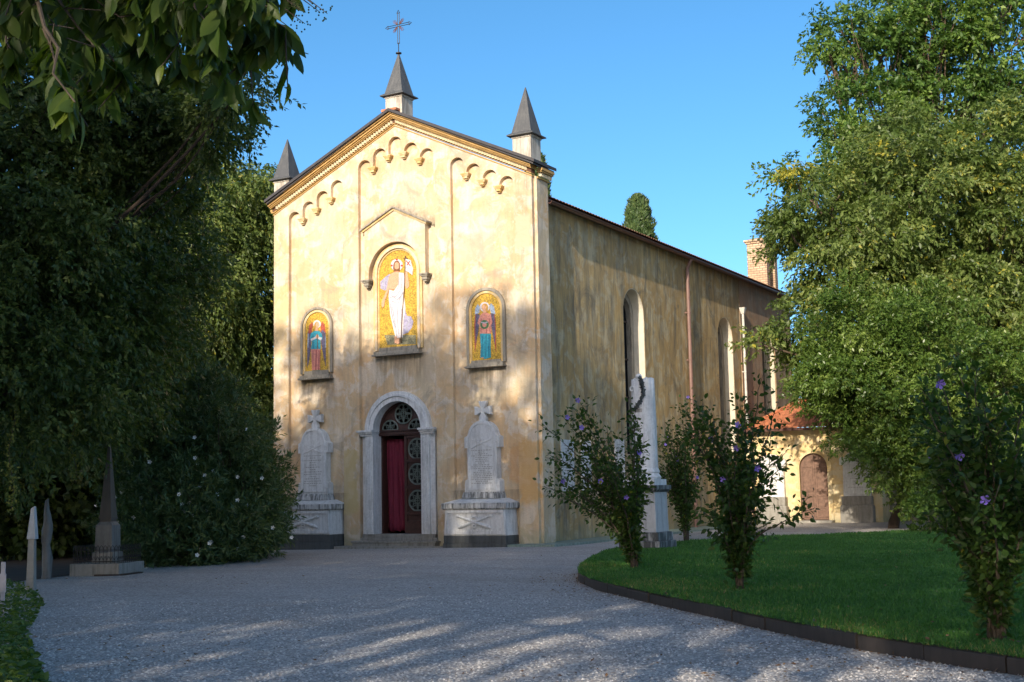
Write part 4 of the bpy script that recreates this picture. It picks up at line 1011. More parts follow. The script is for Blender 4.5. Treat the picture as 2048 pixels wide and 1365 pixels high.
m_ = MB(); m_.box(1.9, 3.6, AY-.45, AY+.1, -.1, .22); A_(m_, 'doorstep', M['stone'], bevel=.01)
# hipped roof, ribbed with tiles
m_ = MB(); ex0, ex1, ey0 = -.2, 5.95, AY-.35
rz0, rz1 = 4.12, 5.45
vs = []; xs = np.arange(ex0, ex1+.001, .05)
for x in xs:
    t = 1.0; hipl = (x-ex0)/1.7; top = min(1, max(0, hipl)); topr = min(1, max(0, (ex1-x)/1.7)); tt = max(.02, min(top, topr))
    for u in (0, .5, 1): vs.append((x, ey0+3.0*u*tt, rz0+(rz1-rz0)*u*tt+.035*abs(math.sin(PI*x/.2))))
m_.add(vs, [(j*3+i, (j+1)*3+i, (j+1)*3+i+1, j*3+i+1) for j in range(len(xs)-1) for i in range(2)])
# end slopes
for sx, xe in ((1, ex0), (-1, ex1)):
    vs = []; ys2 = np.arange(ey0, ey0+6.01, .05)
    for y in ys2:
        tt = max(.02, min(1, (y-ey0)/3.0, (ey0+6-y)/3.0))
        for u in (0, 1): vs.append((xe+sx*1.7*u*tt, y, rz0+(rz1-rz0)*u*tt+.035*abs(math.sin(PI*y/.2))))
    m_.add(vs, [(j*2, (j+1)*2, (j+1)*2+1, j*2+1) for j in range(len(ys2)-1)])
m_.tube([(ex0, ey0, rz0+.04), (ex0+1.7, ey0+3, rz1+.06), (ex1-1.7, ey0+3, rz1+.06), (ex1, ey0, rz0+.04)], .08, 8)
A_(m_, 'chapel_roof', M['tileorange'])
m_ = MB(); m_.box(-.25, 5.9, AY-.38, AY-.005, 4.05, 4.10); m_.box(-.3, 5.95, AY-.46, AY-.36, 4.02, 4.13); g_ = A_(m_, 'chapel_gutter', M['gutter'])
m_ = MB(); m_.tube([(-.1, AY-.40, 4.02), (.1, AY-.14, 3.75), (.1, AY-.10, 0)], .05, 8); m_.build('chapel_downpipe', M['gutter2'], g_)
# tomb slabs on the chapel front
def tomb(label, cx, rows, tall=True):
    r0 = tag(empty('tomb', (cx, AY, .16)), label, 'tomb', 'tombs on the chapel front')
    m_ = MB(); m_.box(-.68, .68, -.42, 0, -.3, .62); m_.frustum(0, -.21, .62, .70, .68, .21, .62, .18); m_.box(-.62, .62, -.37, 0, .70, 1.05); m_.build('tomb_base', M['stone'], r0, bevel=.02)
    m_ = MB(); m_.poly([(-.56, 1.05), (.56, 1.05), (.54, 2.36), (-.54, 2.36)], (), 'Y', -.22, 0); sl = m_.build('tomb_slab', M['marble'], r0, bevel=.012)
    m_ = MB(); inscription(m_, 0, 1.35, 1.85, rows, .42, -.22, random.Random(rows)); m_.build('inscription', M['stone'], sl)
    m_ = MB(); m_.box(-.66, .66, -.30, 0, 2.36, 2.47); m_.poly([(-.6, 2.47)]+[(-.54*math.cos(a), 2.47+.42*math.sin(a)) for a in np.linspace(0, PI, 15)]+[(.6, 2.47)], (), 'Y', -.24, 0)
    for s_ in (-1, 1): m_.poly([(s_*.6-.07, 2.47), (s_*.6+.07, 2.47), (s_*.6+.07, 2.6), (s_*.6, 2.68), (s_*.6-.07, 2.6)], (), 'Y', -.27, -.01)
    m_.build('tomb_pediment', M['marble'], r0, bevel=.01)
tomb('arched white marble tomb left of the brown chapel door, in full sun', .98, 6)
tomb('marble tomb right of the brown chapel door, half behind the laurel branches', 4.62, 4)
m_ = MB(); m_.box(5.62, 16, AY+1.2, AY+1.5, -.3, 2.0); m_.box(5.62, 16, AY+1.15, AY+1.55, 2.0, 2.08)
tag(m_.build('garden_wall', M['stone']), 'plain grey rendered garden wall behind the laurel trunk', 'wall')

# ================================================================== BROKEN COLUMN
cxy = onZ(1296, 1098, .05)
colm = tag(empty('broken_column', (cxy[0], cxy[1], float(gh(*cxy))), .0), 'white broken marble column with dark bronze garland on a tall pedestal on the lawn', 'monument')
m_ = MB(); m_.frustum(0, 0, -.2, .27, .60, .60, .59, .59); m_.frustum(0, 0, .27, .50, .53, .53, .52, .52); m_.build('plinth', M['marblestain'], colm, bevel=.02)
m_ = MB(); m_.frustum(0, 0, .50, 1.56, .44, .44, .42, .42); m_.build('pedestal', M['greymarble'], colm, bevel=.012)
m_ = MB(); m_.frustum(0, 0, 1.56, 1.62, .45, .45, .50, .50); m_.box(-.52, .52, -.52, .52, 1.62, 1.74); m_.build('pedestal_cap', M['marblestain'], colm, bevel=.012)
m_ = MB(); m_.box(-.42, .42, -.42, .42, 1.742, 1.90); m_.lathe([(.40, 1.90), (.42, 1.96), (.38, 2.02), (.36, 2.06), (.385, 2.10), (.365, 2.16), (.345, 2.2)], n=32); m_.build('column_base', M['marble'], colm)
m_ = MB(); n = 40; vs = []; prof_ = [(.345, 2.2), (.34, 2.6), (.335, 3.4), (.32, 4.2), (.31, 4.56)]
rr = random.Random(2)
for r, z in prof_:
    for k in range(n): vs.append((r*math.cos(2*PI*k/n), r*math.sin(2*PI*k/n), z+(0 if z < 4.5 else .05*math.sin(k*.9)+.03*math.sin(k*2.3))))
for k in range(n): vs.append((.24*math.cos(2*PI*k/n), .24*math.sin(2*PI*k/n), 4.60+.06*math.sin(k*1.3)))
vs.append((0, 0, 4.63)); fs = [(i*n+k, i*n+(k+1) % n, (i+1)*n+(k+1) % n, (i+1)*n+k) for i in range(5) for k in range(n)] + [(5*n+k, 5*n+(k+1) % n, 6*n) for k in range(n)]
m_.add(vs, fs); sh = m_.build('shaft', M['marble'], colm, smooth=True)
# lettering across the shaft
m_ = MB(); rng_ = random.Random(8)
for z, w_ in ((3.75, .5), (3.5, .35), (3.25, .45)):
    a = -2.35
    while a < -2.35+w_*2:
        l = .03
        for zz0, zz1, da in ((z-.05, z+.05, 0), (z-.05, z+.05, .03)):
            x, y = .332*math.cos(a+da), .332*math.sin(a+da); m_.tube([(x, y, zz0), (x, y, zz1)], .006, 4)
        a += .09
m_.build('inscription', M['stone'], sh)
# bronze garland spiralling round the top
M['bronze'] = plain('dark_bronze', (.12, .13, .125), .5, .3, 12, .5)
m_ = MB(); gl = []
for i in range(46):
    t = i/45; a = -PI*.5-.3+1.0*math.sin(t*2.2)-1.4*t+.5; z = 4.62-.85*t; r = .36; gl.append((r*math.cos(a), r*math.sin(a), z))
m_.tube(gl, .03, 6)
rr = random.Random(5)
for p in gl:
    for k in range(5):
        d = Vector((rr.gauss(0, 1), rr.gauss(0, 1), rr.gauss(0, 1))).normalized()*rr.uniform(.05, .11); q = Vector(p)
        s_ = d.orthogonal().normalized()*.03; m_.add([q, q+d*.5+s_, q+d, q+d*.5-s_], [(0, 1, 2, 3)])
m_.build('garland', M['bronze'], colm)
m_ = MB(); m_.lathe([(.02, 4.6), (.08, 4.62), (.1, 4.68), (.07, 4.74), (.02, 4.76)], -.05, -.15, 10); m_.ring((-.2, -.28, 4.35), .06, .02, n=12); m_.build('finial', M['marble'], colm)

# ================================================================== OBELISK
oc = onZ(238, 1151, -.04); oz = float(gh(oc[0], oc[1])); orz = math.radians(18.6)
h = .6; dx, dy = math.cos(orz)*(-h)-math.sin(orz)*h, math.sin(orz)*(-h)+math.cos(orz)*h
ob = tag(empty('obelisk', (oc[0]+dx, oc[1]+dy, oz), orz), 'small dark stone obelisk memorial on a low grey plinth under the trees', 'obelisk')
m_ = MB(); m_.box(-h, h, -h, h, -.2, .26); m_.build('plinth', M['stone'], ob, bevel=.012)
m_ = MB(); m_.frustum(0, 0, .26, .5, .26, .26, .25, .25); m_.build('pedestal_step', M['stone'], ob, bevel=.01)
m_ = MB(); m_.frustum(0, 0, .5, 1.1, .21, .21, .2, .2); m_.frustum(0, 0, 1.1, 1.18, .2, .2, .14, .14); m_.build('pedestal', M['obelisk2'], ob, bevel=.008)
m_ = MB(); m_.frustum(0, 0, 1.18, 1.24, .14, .14, .135, .135); m_.frustum(0, 0, 1.24, 1.29, .155, .155, .155, .155); m_.frustum(0, 0, 1.29, 2.95, .145, .145, .022, .022); m_.build('shaft', M['obelisk'], ob, bevel=.004)
fn = tag(empty('railing', (oc[0]+dx, oc[1]+dy, oz+.26), orz), 'low black iron railing of interlaced hoops round the obelisk', 'railing')
for ax in range(4):
    m_ = MB(); a = ax*PI/2; hh = .54
    def tr(u, z): x, y = u, -hh; return (x*math.cos(a)-y*math.sin(a), x*math.sin(a)+y*math.cos(a), z)
    m_.tube([tr(-hh, .05), tr(hh, .05)], .009, 5); m_.tube([tr(-hh, .30), tr(hh, .30)], .007, 5)
    for i in range(12):
        u = -hh+.045+i*.09
        m_.tube([tr(u-.045, .0), tr(u-.045, .30), tr(u-.03, .37), tr(u, .40), tr(u+.03, .37), tr(u+.045, .30), tr(u+.045, .22)], .0065, 5)
        m_.tube([tr(u-.04, .08), tr(u, .16), tr(u+.04, .08)], .006, 4)
    m_.build('railing_panel', M['iron'], fn)
m_ = MB(); q = Matrix.Rotation(orz, 4, 'Z'); m_.box(h-.55, h+.05, -h-.10, -h-.02, -.03, .03)
m_.box(h+.01, h+.12, -h-.05, h-.3, -.03, .03)
o = m_.build('stone_slab', M['barkdark'], None, loc=(oc[0]+dx, oc[1]+dy, oz)); o.rotation_euler = (0, 0, orz); tag(o, 'low dark broken stone edging lying at the corner of the obelisk plinth', 'stone')
# posts on the left
p1 = onZ(62, 1184, 0); z1 = float(gh(*p1))
o = tag(empty('post', (p1[0], p1[1], z1), .5), 'slim pale stone post with slanted pointed top, nearest the ivy on the left', 'post')
m_ = MB(); m_.frustum(0, 0, -.1, .95, .075, .075, .055, .055); m_.build('shaft', M['stone'], o, bevel=.006)
m_ = MB(); m_.add([(-.075, -.08, .95), (.085, -.08, .95), (.085, .08, .95), (-.075, .08, .95), (-.02, -.05, 1.5), (.04, -.05, 1.54), (.04, .05, 1.54), (-.02, .05, 1.5)], [(3, 2, 1, 0), (4, 5, 6, 7), (0, 1, 5, 4), (1, 2, 6, 5), (2, 3, 7, 6), (3, 0, 4, 7)]); m_.build('top', M['greymarble'], o, bevel=.006)
p2 = onZ(92, 1157, -.05); z2 = float(gh(*p2))
m_ = MB(); vs = []; n = 12; rr = random.Random(12)
for i, (r, z) in enumerate([(.115, -.1), (.105, .1), (.115, .45), (.09, .75), (.105, .8), (.115, 1.05), (.10, 1.2), (.075, 1.35), (.055, 1.5), (.04, 1.68), (.02, 1.74)]):
    for k in range(n): q = r*(1+rr.uniform(-.14, .14)); vs.append((q*math.cos(2*PI*k/n)+(.03*math.sin(i*1.3)), q*math.sin(2*PI*k/n), z))
m_.add(vs, [(i*n+k, i*n+(k+1) % n, (i+1)*n+(k+1) % n, (i+1)*n+k) for i in range(10) for k in range(n)]+[tuple(10*n+k for k in range(n))])
o = m_.build('stone_pillar', M['stone'], None, smooth=True, loc=(p2[0], p2[1], z2)); o.data.materials[0] = M['obelisk2']; tag(o, 'rough knobbly pale pillar with a broken tip, behind the slim stone post', 'pillar')
p3 = onZ(4, 1238, 0)
m_ = MB(); m_.box(-.028, .028, -.012, .012, -.1, .78); m_.box(-.11, .03, -.012, .012, .40, .56)
o = tag(empty('wooden_cross', (p3[0], p3[1], 0), .55), 'white painted wooden cross at the very left edge in the ivy', 'cross')
m_ = MB(); m_.box(-.03, .03, -.012, .012, -.1, .78); m_.build('upright', M['whitepaint'], o, bevel=.004)
m_ = MB(); m_.box(-.22, .05, -.026, -.013, .36, .62); m_.build('crosspiece', M['whitepaint'], o, bevel=.004)

# ================================================================== SHRUBS
def petal_mesh(name, r, white=False):
    mb = MB()
    for k in range(5):
        a = k*2*PI/5; u = Vector((math.cos(a), math.sin(a), 0)); w_ = Vector((-math.sin(a), math.cos(a), 0)); h = Vector((0, 0, 1))
        mb.add([Vector((0, 0, 0)), u*r*.7+w_*r*.38+h*r*.35, u*r+h*r*.5, u*r*.7-w_*r*.38+h*r*.35], [(0, 1, 2, 3)])
    me = bpy.data.meshes.new(name); me.from_pydata(mb.v, [], mb.f); me.materials.append(M['petalwhite'] if white else M['petalviolet']); return me
viol = petal_mesh('hibiscus_flower', .055); whit = petal_mesh('oleander_flower', .05, True)
def hibiscus(label, base, H, R, nst, seed, nleaf=70, L=.085, nfl=9, lower=.07, lean=(0, 0), tips=None):
    rng = np.random.default_rng(seed); base = np.array([base[0], base[1], float(lawn_h(base[0], base[1]))-.02])
    root = tag(empty('hibiscus_shrub', tuple(base)), label, 'shrub', 'hibiscus shrubs on the lawn')
    mb = MB(); P = []; D = []; V = []; ends = []
    mb.tube(wobble(rng, (0, 0, -.05), (.02, 0, .5), 5, .06), [.045, .036, .03, .026, .02], 7)
    for s in range(nst):
        a = rng.random()*2*PI; rad = R*math.sqrt(rng.random()); rad *= rng.uniform(.8, 1.25); top = np.array([rad*math.cos(a)+lean[0], rad*math.sin(a)+lean[1], H*rng.uniform(.5, 1.05)*(1-.25*(rad/R)**2)])
        n = 12; t = np.linspace(0, 1, n)[:, None]; st = np.array([rng.normal(0, .03), rng.normal(0, .03), -.03])
        path = st+(top-st)*np.concatenate([t**1.8, t**1.8, t**.9], 1)+np.cumsum(rng.normal(size=(n, 3)), 0)*.03*t; path[:, 2] -= .12*rng.random()*t[:, 0]**4*H*.5
        mb.tube(path, np.linspace(.022, .004, n), 5); ends.append(path[-1])
        k = nleaf; tt = lower+(1-lower)*rng.random(k)**.8; i = tt*(n-1); i0 = np.minimum(i.astype(int), n-2); f = (i-i0)[:, None]
        q = path[i0]*(1-f)+path[i0+1]*f; dirn = path[i0+1]-path[i0]; dirn /= np.linalg.norm(dirn, axis=1, keepdims=True)
        side = unit(rng, k); off = side*rng.random((k, 1))**1.3*(.13*H/3.3)*(1.0+1.0*tt[:, None])
        P.append(q+off); D.append(dirn*.5+side+np.array([0, 0, -.15])); V.append(rng.normal(.42, .22, k)+.1*rng.normal())
        # side twigs with leaves
        for _ in range(7):
            j = rng.integers(3, n-1); e = path[j]+unit(rng, 1)[0]*rng.uniform(.12, .38)*H/3.3+np.array([0, 0, .15]); mb.tube([path[j], (path[j]+e)/2+[0, 0, -.02], e], [.006, .004, .002], 4)
            m = 9; u = rng.random((m, 1)); sd = unit(rng, m); P.append(path[j]+(e-path[j])*u+sd*.02); D.append(sd+(e-path[j])); V.append(rng.normal(.5, .2, m))
    P = np.concatenate(P); D = np.concatenate(D); V = np.concatenate(V); n = len(P); sz = rng.uniform(.6, 1.3, n)
    Nn = rng.normal(size=(n, 3))*.6; Nn[:, 2] += .8
    leaf_mesh('foliage', P, D, Nn, L*sz, L*.62*sz, M['leaf_hib'], root, rng, vcol=V, shape=1)
    mb.build('stems', M['barkpale'], root, smooth=True)
    for k in range(nfl):
        e = ends[k % len(ends)]*rng.uniform(.8, 1.0) if k < len(ends) else P[rng.integers(n)]
        tc = (CAM-base-e); tc /= np.linalg.norm(tc); e = e+tc*.08
        fo = bpy.data.objects.new('flower', viol); COL.objects.link(fo); fo.parent = root; fo.location = e
        fo.rotation_euler = Vector(tuple(tc+unit(rng, 1)[0]*.6)).to_track_quat('Z', 'Y').to_euler()
    return root
hA = onZ(1267, 1139, .12); hB = onZ(1480, 1184, .12); hC = onZ(1995, 1284, .12); hD = onZ(1372, 1080, .06)
hibiscus('slender vase shaped hibiscus shrub in front of the broken column, trunk near the kerb tip', hA, 3.4, 1.25, 32, 21, 135, .09, 7, lean=(-.62, -.36))
hibiscus('tall violet flowering hibiscus on the lawn, between the column and the chapel view', hB, 3.35, .85, 27, 22, 125, .09, 5, lean=(-.05, 0))
hibiscus('largest and nearest hibiscus shrub, at the right edge by the kerb', hC, 2.95, .95, 32, 23, 150, .085, 7)
hibiscus('hibiscus shrub right behind the broken column, rooted at the back edge of the lawn', hD, 4.3, 1.05, 24, 24, 110, .11, 6, lean=(-.1, 0))

def oleander():
    rng = np.random.default_rng(31)
    blobs = [B(330, 1030, 34, 1.6, 1.5), B(420, 1000, 36, 1.9, 1.9), B(490, 985, 38, 1.2, 1.6), B(450, 900, 38, 1.3, 1.2), B(380, 880, 36, 1.8, 1.8), B(320, 800, 37, 1.6, 1.6), B(350, 1070, 33, 1.2, .7), B(450, 1060, 34.5, 1.5, .8), B(505, 1050, 37, .7, .8)]
    base = np.array([at(430, 1060, 36)[0], at(430, 1060, 36)[1], -.12]); root = tag(empty('oleander', tuple(base)), 'large dark oleander bush with small white flowers left of the church', 'bush')
    data, subs = foliage(rng, [(np.array(c)-base, r, w) for c, r, w in blobs], 950, 9, 12, .18, .042, twig=.35, droop=-.1, subr=.42, shell=(.75, 1.05), up=.2)
    data['P'][:, 2] = np.maximum(data['P'][:, 2], .02)
    leaf_mesh('foliage', matl=M['leaf_ole'], parent=root, rng=rng, **data)
    mb = MB()
    for s_ in subs[rng.permutation(len(subs))[:70]]:
        mb.tube(wobble(rng, (s_[0]*.4, s_[1]*.4, -.05), s_, 6, .06), np.linspace(.03, .008, 6), 5)
    mb.build('stems', M['bark'], root)
    cand = data['P'][rng.permutation(len(data['P']))]; tc = CAM-base; tc /= np.linalg.norm(tc)
    sc = (cand*tc).sum(1); good = cand[np.argsort(-sc)[:int(len(cand)*.25)]]; good = good[rng.permutation(len(good))[:46]]
    for k, p in enumerate(good):
        fo = bpy.data.objects.new('flower', whit); COL.objects.link(fo); fo.parent = root; fo.location = p+tc*.3
        fo.rotation_euler = Vector(tuple(tc+unit(rng, 1)[0]*.5)).to_track_quat('Z', 'Y').to_euler(); fo.scale = (1.2,)*3
oleander()

# ivy and low plants, lower left
def groundcover():
    rng = np.random.default_rng(41); P = []; V = []
    n = 9000; t = rng.random(n); px = rng.uniform(-160, 1, n)+ (30+85*rng.random(n)); py = 1170+260*rng.random(n)
    lim = np.interp(py, [1160, 1200, 1260, 1365, 1430], [70, 100, 62, 108, 125])
    px = lim-rng.random(n)**1.2*260
    D = 1.6*FPX/(py-1003); r = (_F[None]+_R[None]*((px-1024)/FPX)[:, None]); x = CAM[0]+r[:, 0]*D; y = CAM[1]+r[:, 1]*D
    hgt = np.clip((lim-px)/100, 0, 1)*.38+.05
    z = gh(x, y)+rng.random(n)*hgt
    P = np.stack([x, y, z], 1); d = rng.normal(size=(n, 3)); d[:, 2] = np.abs(d[:, 2])*.3
    Nn = rng.normal(size=(n, 3))*.5; Nn[:, 2] += 1
    sz = rng.uniform(.04, .095, n)
    o = leaf_mesh('ivy', P, d, Nn, sz, sz*.75, M['leaf_ivy'], rng=rng, vcol=rng.normal(.45, .25, n), shape=1); tag(o, 'low ivy and weeds covering the ground at the lower left edge', 'ground cover', kind='stuff')
groundcover()

# ================================================================== TREES
# --- right side
tree('hackberry_tree', 'tall olive green hackberry with drooping leaf sprays behind the lawn', 'tree', (*at(1900, 1050, 52)[:2], .1), [
    B(1700, 470, 51, 3.0, 2.6), B(1700, 560, 50, 1.6, 1.7), B(1840, 420, 52, 3.4, 3.0), B(1990, 500, 52, 3.4, 3.4), B(1780, 300, 54, 2.0, 1.9), B(2010, 320, 53, 2.6, 2.2),
    B(1625, 665, 50, 1.3, 1.2), B(1800, 620, 50, 3.2, 2.8), B(2000, 700, 50, 3.2, 3.0), B(1620, 400, 51, 1.3, 1.2), B(1700, 740, 49, 1.8, 1.6), B(2080, 420, 53, 2.6, 3), B(1560, 430, 51, .35, .25, 2), B(1525, 690, 49, .5, .3, 1.2)],
    M['leaf_olive'], M['bark'], 470, 31, 13, .20, .085, 51, .2, 4.5, nbranch=160, twig=.6, droop=.55, subr=.85, flat=.55, shell=(.72, 1.08))
tree('laurel_tree', 'dense glossy green laurel with a slim dark trunk beside the chapel', 'tree', (*onZ(1785, 1056, .1), .1), [
    B(1710, 760, 46, 2.0, 1.8), B(1665, 790, 46.5, .9, .9), B(1780, 800, 45, 2.3, 2.1), B(1870, 860, 45, 2.0, 1.9), B(1790, 920, 44.5, 1.3, .8), B(1850, 960, 44.5, 1.2, 1.0), B(1725, 650, 46, 1.8, 1.6), B(1830, 700, 46, 2.2, 2.0), B(1950, 800, 46, 2.2, 2.4), B(1700, 870, 46, .6, .5), B(1640, 730, 46, .7, .8)],
    M['leaf_laurel'], M['barkdark'], 470, 30, 11, .13, .058, 52, .14, 2.2, nbranch=90, twig=.35, droop=.15, subr=.62, flat=.55, shell=(.72, 1.08))
tree('broadleaf_tree', 'tallest dark green broadleaf tree rising at the upper right corner', 'tree', (*at(1880, 1040, 64)[:2], .1), [
    B(1760, 110, 62, 2.6, 1.7), B(1680, 60, 61, 1.3, .9), B(1850, 60, 62, 2.6, 1.8), B(1960, 120, 62, 2.6, 1.8), B(1730, 240, 60, 2.2, 2.3), B(1860, 230, 62, 2.2, 1.6), B(2010, 20, 62, 2.6, 1.6), B(1690, 300, 59, 1.3, 1.5), B(1850, -40, 62, 3, 1.2), B(2060, 200, 62, 2.4, 2), B(1655, 90, 61, .6, .5, 1.5), B(1590, 360, 58, .9, 1.0)],
    M['leaf_green'], M['bark'], 330, 19, 10, .23, .12, 53, .34, 9, nbranch=150, twig=.6, droop=.4, subr=.9, flat=.55)
tree('evergreen_tree', 'dark dense evergreen filling the gap at the right edge behind the hackberry', 'tree', (*at(2100, 1050, 66)[:2], .1), [
    B(2050, 860, 64, 3.5, 3.5), B(1930, 900, 66, 3.5, 3.5), B(1800, 900, 68, 3.0, 3.0), B(2000, 620, 66, 4, 4), B(2150, 700, 66, 4, 5), B(1990, 990, 60, 3, 2.0), B(2120, 960, 58, 3.2, 2.5), B(1870, 1000, 62, 3, 1.8)],
    M['leaf_dark'], M['barkdark'], 620, 11, 10, .30, .18, 54, .3, 3, nbranch=30, twig=.5, droop=.2, subr=1.0)
for i, (px, py, D, r) in enumerate(((1860, 1030, 41.5, .8), (1935, 1050, 42, .6), (2030, 1040, 43, 1.1), (2045, 990, 46, 1.3))):
    lb = ['bright green low shrub beside the garden wall, right of the laurel trunk', 'smallest bright green shrub in the shade under the laurel', 'bright sunlit shrub at the right edge behind the lawn', 'taller green shrub at the right edge, behind the bright sunlit one'][i]
    b_ = B(px, py, D, r, r*.75); tree('garden_shrub', lb, 'shrub', (b_[0][0], b_[0][1], .1), [b_], M['leaf_green'], M['bark'], 26, 9, 9, .13, .075, 60+i, .03, .2, 'bright shrubs behind the lawn', nbranch=10, twig=.3, droop=.2, subr=.35)
def cypress(label, px, D, ztop, rmax, seed, zlow=-1):
    rng = np.random.default_rng(seed); p = at(px, 900, D); H = ztop; root = tag(empty('cypress', (p[0], p[1], 0)), label, 'cypress', 'cypresses behind the nave')
    n = 36000; t = rng.random(n)**.9; a = rng.random(n)*2*PI; prof_ = rmax*np.interp(t, [0, .1, .5, .8, .93, .99, 1], [.5, .85, 1, .9, .72, .42, .05])
    lump = 1+.13*np.sin(a*3+t*37)+.10*np.sin(a*5-t*61)+.08*np.sin(t*140+a*2)
    rr_ = prof_*lump*(1-.45*rng.random(n)**2.2)
    P = np.stack([rr_*np.cos(a), rr_*np.sin(a), .3+t*(H-.3)], 1); D_ = np.stack([np.cos(a)*.45, np.sin(a)*.45, np.ones(n)], 1)+rng.normal(size=(n, 3))*.35
    leaf_mesh('crown', P, D_, np.stack([np.cos(a), np.sin(a), np.full(n, .3)], 1)+rng.normal(size=(n, 3))*.4, rng.uniform(.15, .35, n), .10, M['leaf_cyp'], root, rng, vcol=.45+.9*(lump-1)+rng.normal(0, .18, n))
    MB().tube([(0, 0, -.2), (0, 0, H*.85)], [.28, .05], 8).build('trunk', M['bark'], root)
ca = at(1288, 380, 78); cb = at(1089, 290, 82)
cypress('blunt topped cypress behind the nave roof, standing clear against the sky', 1292, 78, ca[2], 1.05, 71)
cypress('cypress half hidden behind the right corner spire', 1086, 82, cb[2], .95, 72)

# --- left side
tree('privet_tree', 'pale olive evergreen with drooping sprays directly left of the church', 'tree', (*at(440, 1050, 48)[:2], -.1), [
    B(460, 420, 48, 1.9, 1.7), B(520, 450, 49, 1.6, 1.7), B(410, 480, 47, 1.7, 2.0), B(500, 560, 48, 1.9, 2.0), B(430, 640, 47, 2.2, 2.0), B(510, 690, 48, 1.7, 1.6), B(460, 790, 47, 1.9, 1.6), B(520, 820, 47, 1.0, .9), B(390, 560, 46, 2.2, 2.5), B(430, 350, 49, .7, .7, 1.5), B(520, 370, 50, .6, .6, 1.3)],
    M['leaf_olive'], M['bark'], 900, 13, 12, .16, .065, 81, .18, 3, nbranch=80, twig=.5, droop=1.0, subr=.5)
tree('oak_tree', 'huge dark evergreen tree filling the left side of the forecourt', 'tree', (*at(-150, 1050, 31)[:2], -.05), [
    B(270, 420, 33, 1.9, 2.0), B(360, 320, 32, .9, .8), B(270, 560, 33, 1.7, 1.9), B(220, 560, 31, 2.5, 2.5), B(100, 400, 29, 2.5, 2.6), B(120, 650, 29, 2.5, 2.4), B(240, 760, 34, 1.8, 1.5), B(270, 680, 36, 1.6, 1.5), B(10, 500, 27, 2.4, 3), B(30, 780, 27, 2.0, 2.0), B(200, 260, 30, 2.3, 2), B(330, 230, 29, 1.5, 1.0), B(150, 800, 31, 1.8, 1.3), B(60, 200, 28, 2.5, 2.0), B(440, 200, 27, .7, .35, 2), B(480, 185, 26, .5, .25, 2), B(400, 270, 28, .8, .45, 2), B(210, 120, 29, 2, 1.5)],
    M['leaf_dark'], M['barkdark'], 1500, 14, 12, .13, .06, 82, .13, 3.2, nbranch=110, twig=.4, droop=.5, subr=.55)
tree('thicket_tree', 'deep shaded evergreen behind the obelisk closing the view on the left', 'tree', (*at(120, 1050, 44)[:2], -.15), [
    B(60, 980, 42, 3, 3.4), B(160, 960, 43, 3, 3.4), B(260, 940, 44, 2.6, 3.2), B(-30, 900, 40, 3, 4), B(120, 760, 46, 4, 4), B(320, 700, 56, 4, 5), B(440, 840, 58, 3.5, 4.0), B(500, 960, 58, 2.6, 3)],
    M['leaf_dark'], M['barkdark'], 800, 11, 10, .28, .17, 83, .3, 2, nbranch=30, twig=.5, droop=.4, subr=1.0)
# hanging creepers
for i, (px, D, z0, z1, lb) in enumerate(((148, 27, 3.6, 2.0, 'yellow green creeper trailing from the dark trees above the obelisk'), (24, 25, 3.4, 1.45, 'yellow green creeper hanging at the left edge above the stone post'))):
    rng = np.random.default_rng(90+i); p = at(px, 900, D); root = tag(empty('creeper', (p[0], p[1], z0)), lb, 'creeper', 'creepers hanging from the left trees')
    path = np.array([[.04*math.sin(t*9+i), .04*math.cos(t*7), -(z0-z1)*t] for t in np.linspace(0, 1, 14)]); MB().tube(path, .006, 4).build('stem', M['barkpale'], root)
    n = 220; k = rng.integers(0, 13, n); q = path[k]+(path[k+1]-path[k])*rng.random((n, 1))+rng.normal(size=(n, 3))*.05
    d = rng.normal(size=(n, 3)); d[:, 2] -= .8; leaf_mesh('leaves', q, d, rng.normal(size=(n, 3)), rng.uniform(.05, .09, n), .045, M['leaf_vine'], root, rng, shape=1)

def woods(name, label, pts, h, seed):
    rng = np.random.default_rng(seed); pts = [np.array(p) for p in pts]; P = []
    for a, b in zip(pts[:-1], pts[1:]):
        L = np.linalg.norm(b-a); n = int(L*h*22); t = rng.random((n, 1)); q = a+(b-a)*t; top = h*(1+.22*np.sin(q[:, 0]*.5)+.15*np.sin(q[:, 1]*.9+2))
        d = np.array([-(b-a)[1], (b-a)[0]])/L; z = rng.random(n)*top; q = q+d*(rng.random((n, 1))-.5)*3.0*(1+.4*np.sin(z*1.7+t[:, 0]*L))[:, None]
        P.append(np.stack([q[:, 0], q[:, 1], z], 1))
    P = np.concatenate(P); n = len(P); Nn = rng.normal(size=(n, 3)); d = rng.normal(size=(n, 3)); d[:, 2] -= .3
    tag(leaf_mesh(name, P, d, Nn, rng.uniform(.35, .7, n), .3, M['leaf_dark'], rng=rng), label, 'wood', kind='stuff')
woods('far_woods', 'dark far-off wood behind the trees on the left', [at(-500, 1000, 52)[:2], at(0, 1000, 66)[:2], at(300, 1000, 72)[:2], at(560, 1000, 76)[:2]], 9, 301)
woods('park_woods', 'dark far-off wood at the right behind the lawn', [at(1700, 1000, 82)[:2], at(1900, 1000, 72)[:2], at(2300, 1000, 62)[:2], at(2900, 1000, 50)[:2]], 8, 302)
q = at(-800, 900, 19)  # unseen tree, added so its crown blocks sky and darkens the left
tree('added_left_tree', 'unseen tree added outside the left edge, its crown darkening the left side', 'tree', (q[0], q[1], 0), [((q[0]-1, q[1], 9), (3.5, 3.5, 3), 1), ((q[0]-3, q[1]+3, 10), (3.2, 3.2, 3), 1), ((q[0]-4, q[1]-2, 8), (3.5, 3.5, 3), 1)],
    M['leaf_dark'], M['barkdark'], 300, 11, 9, .26, .17, 310, .4, 4, nbranch=40, twig=.5, droop=.4, subr=.8)
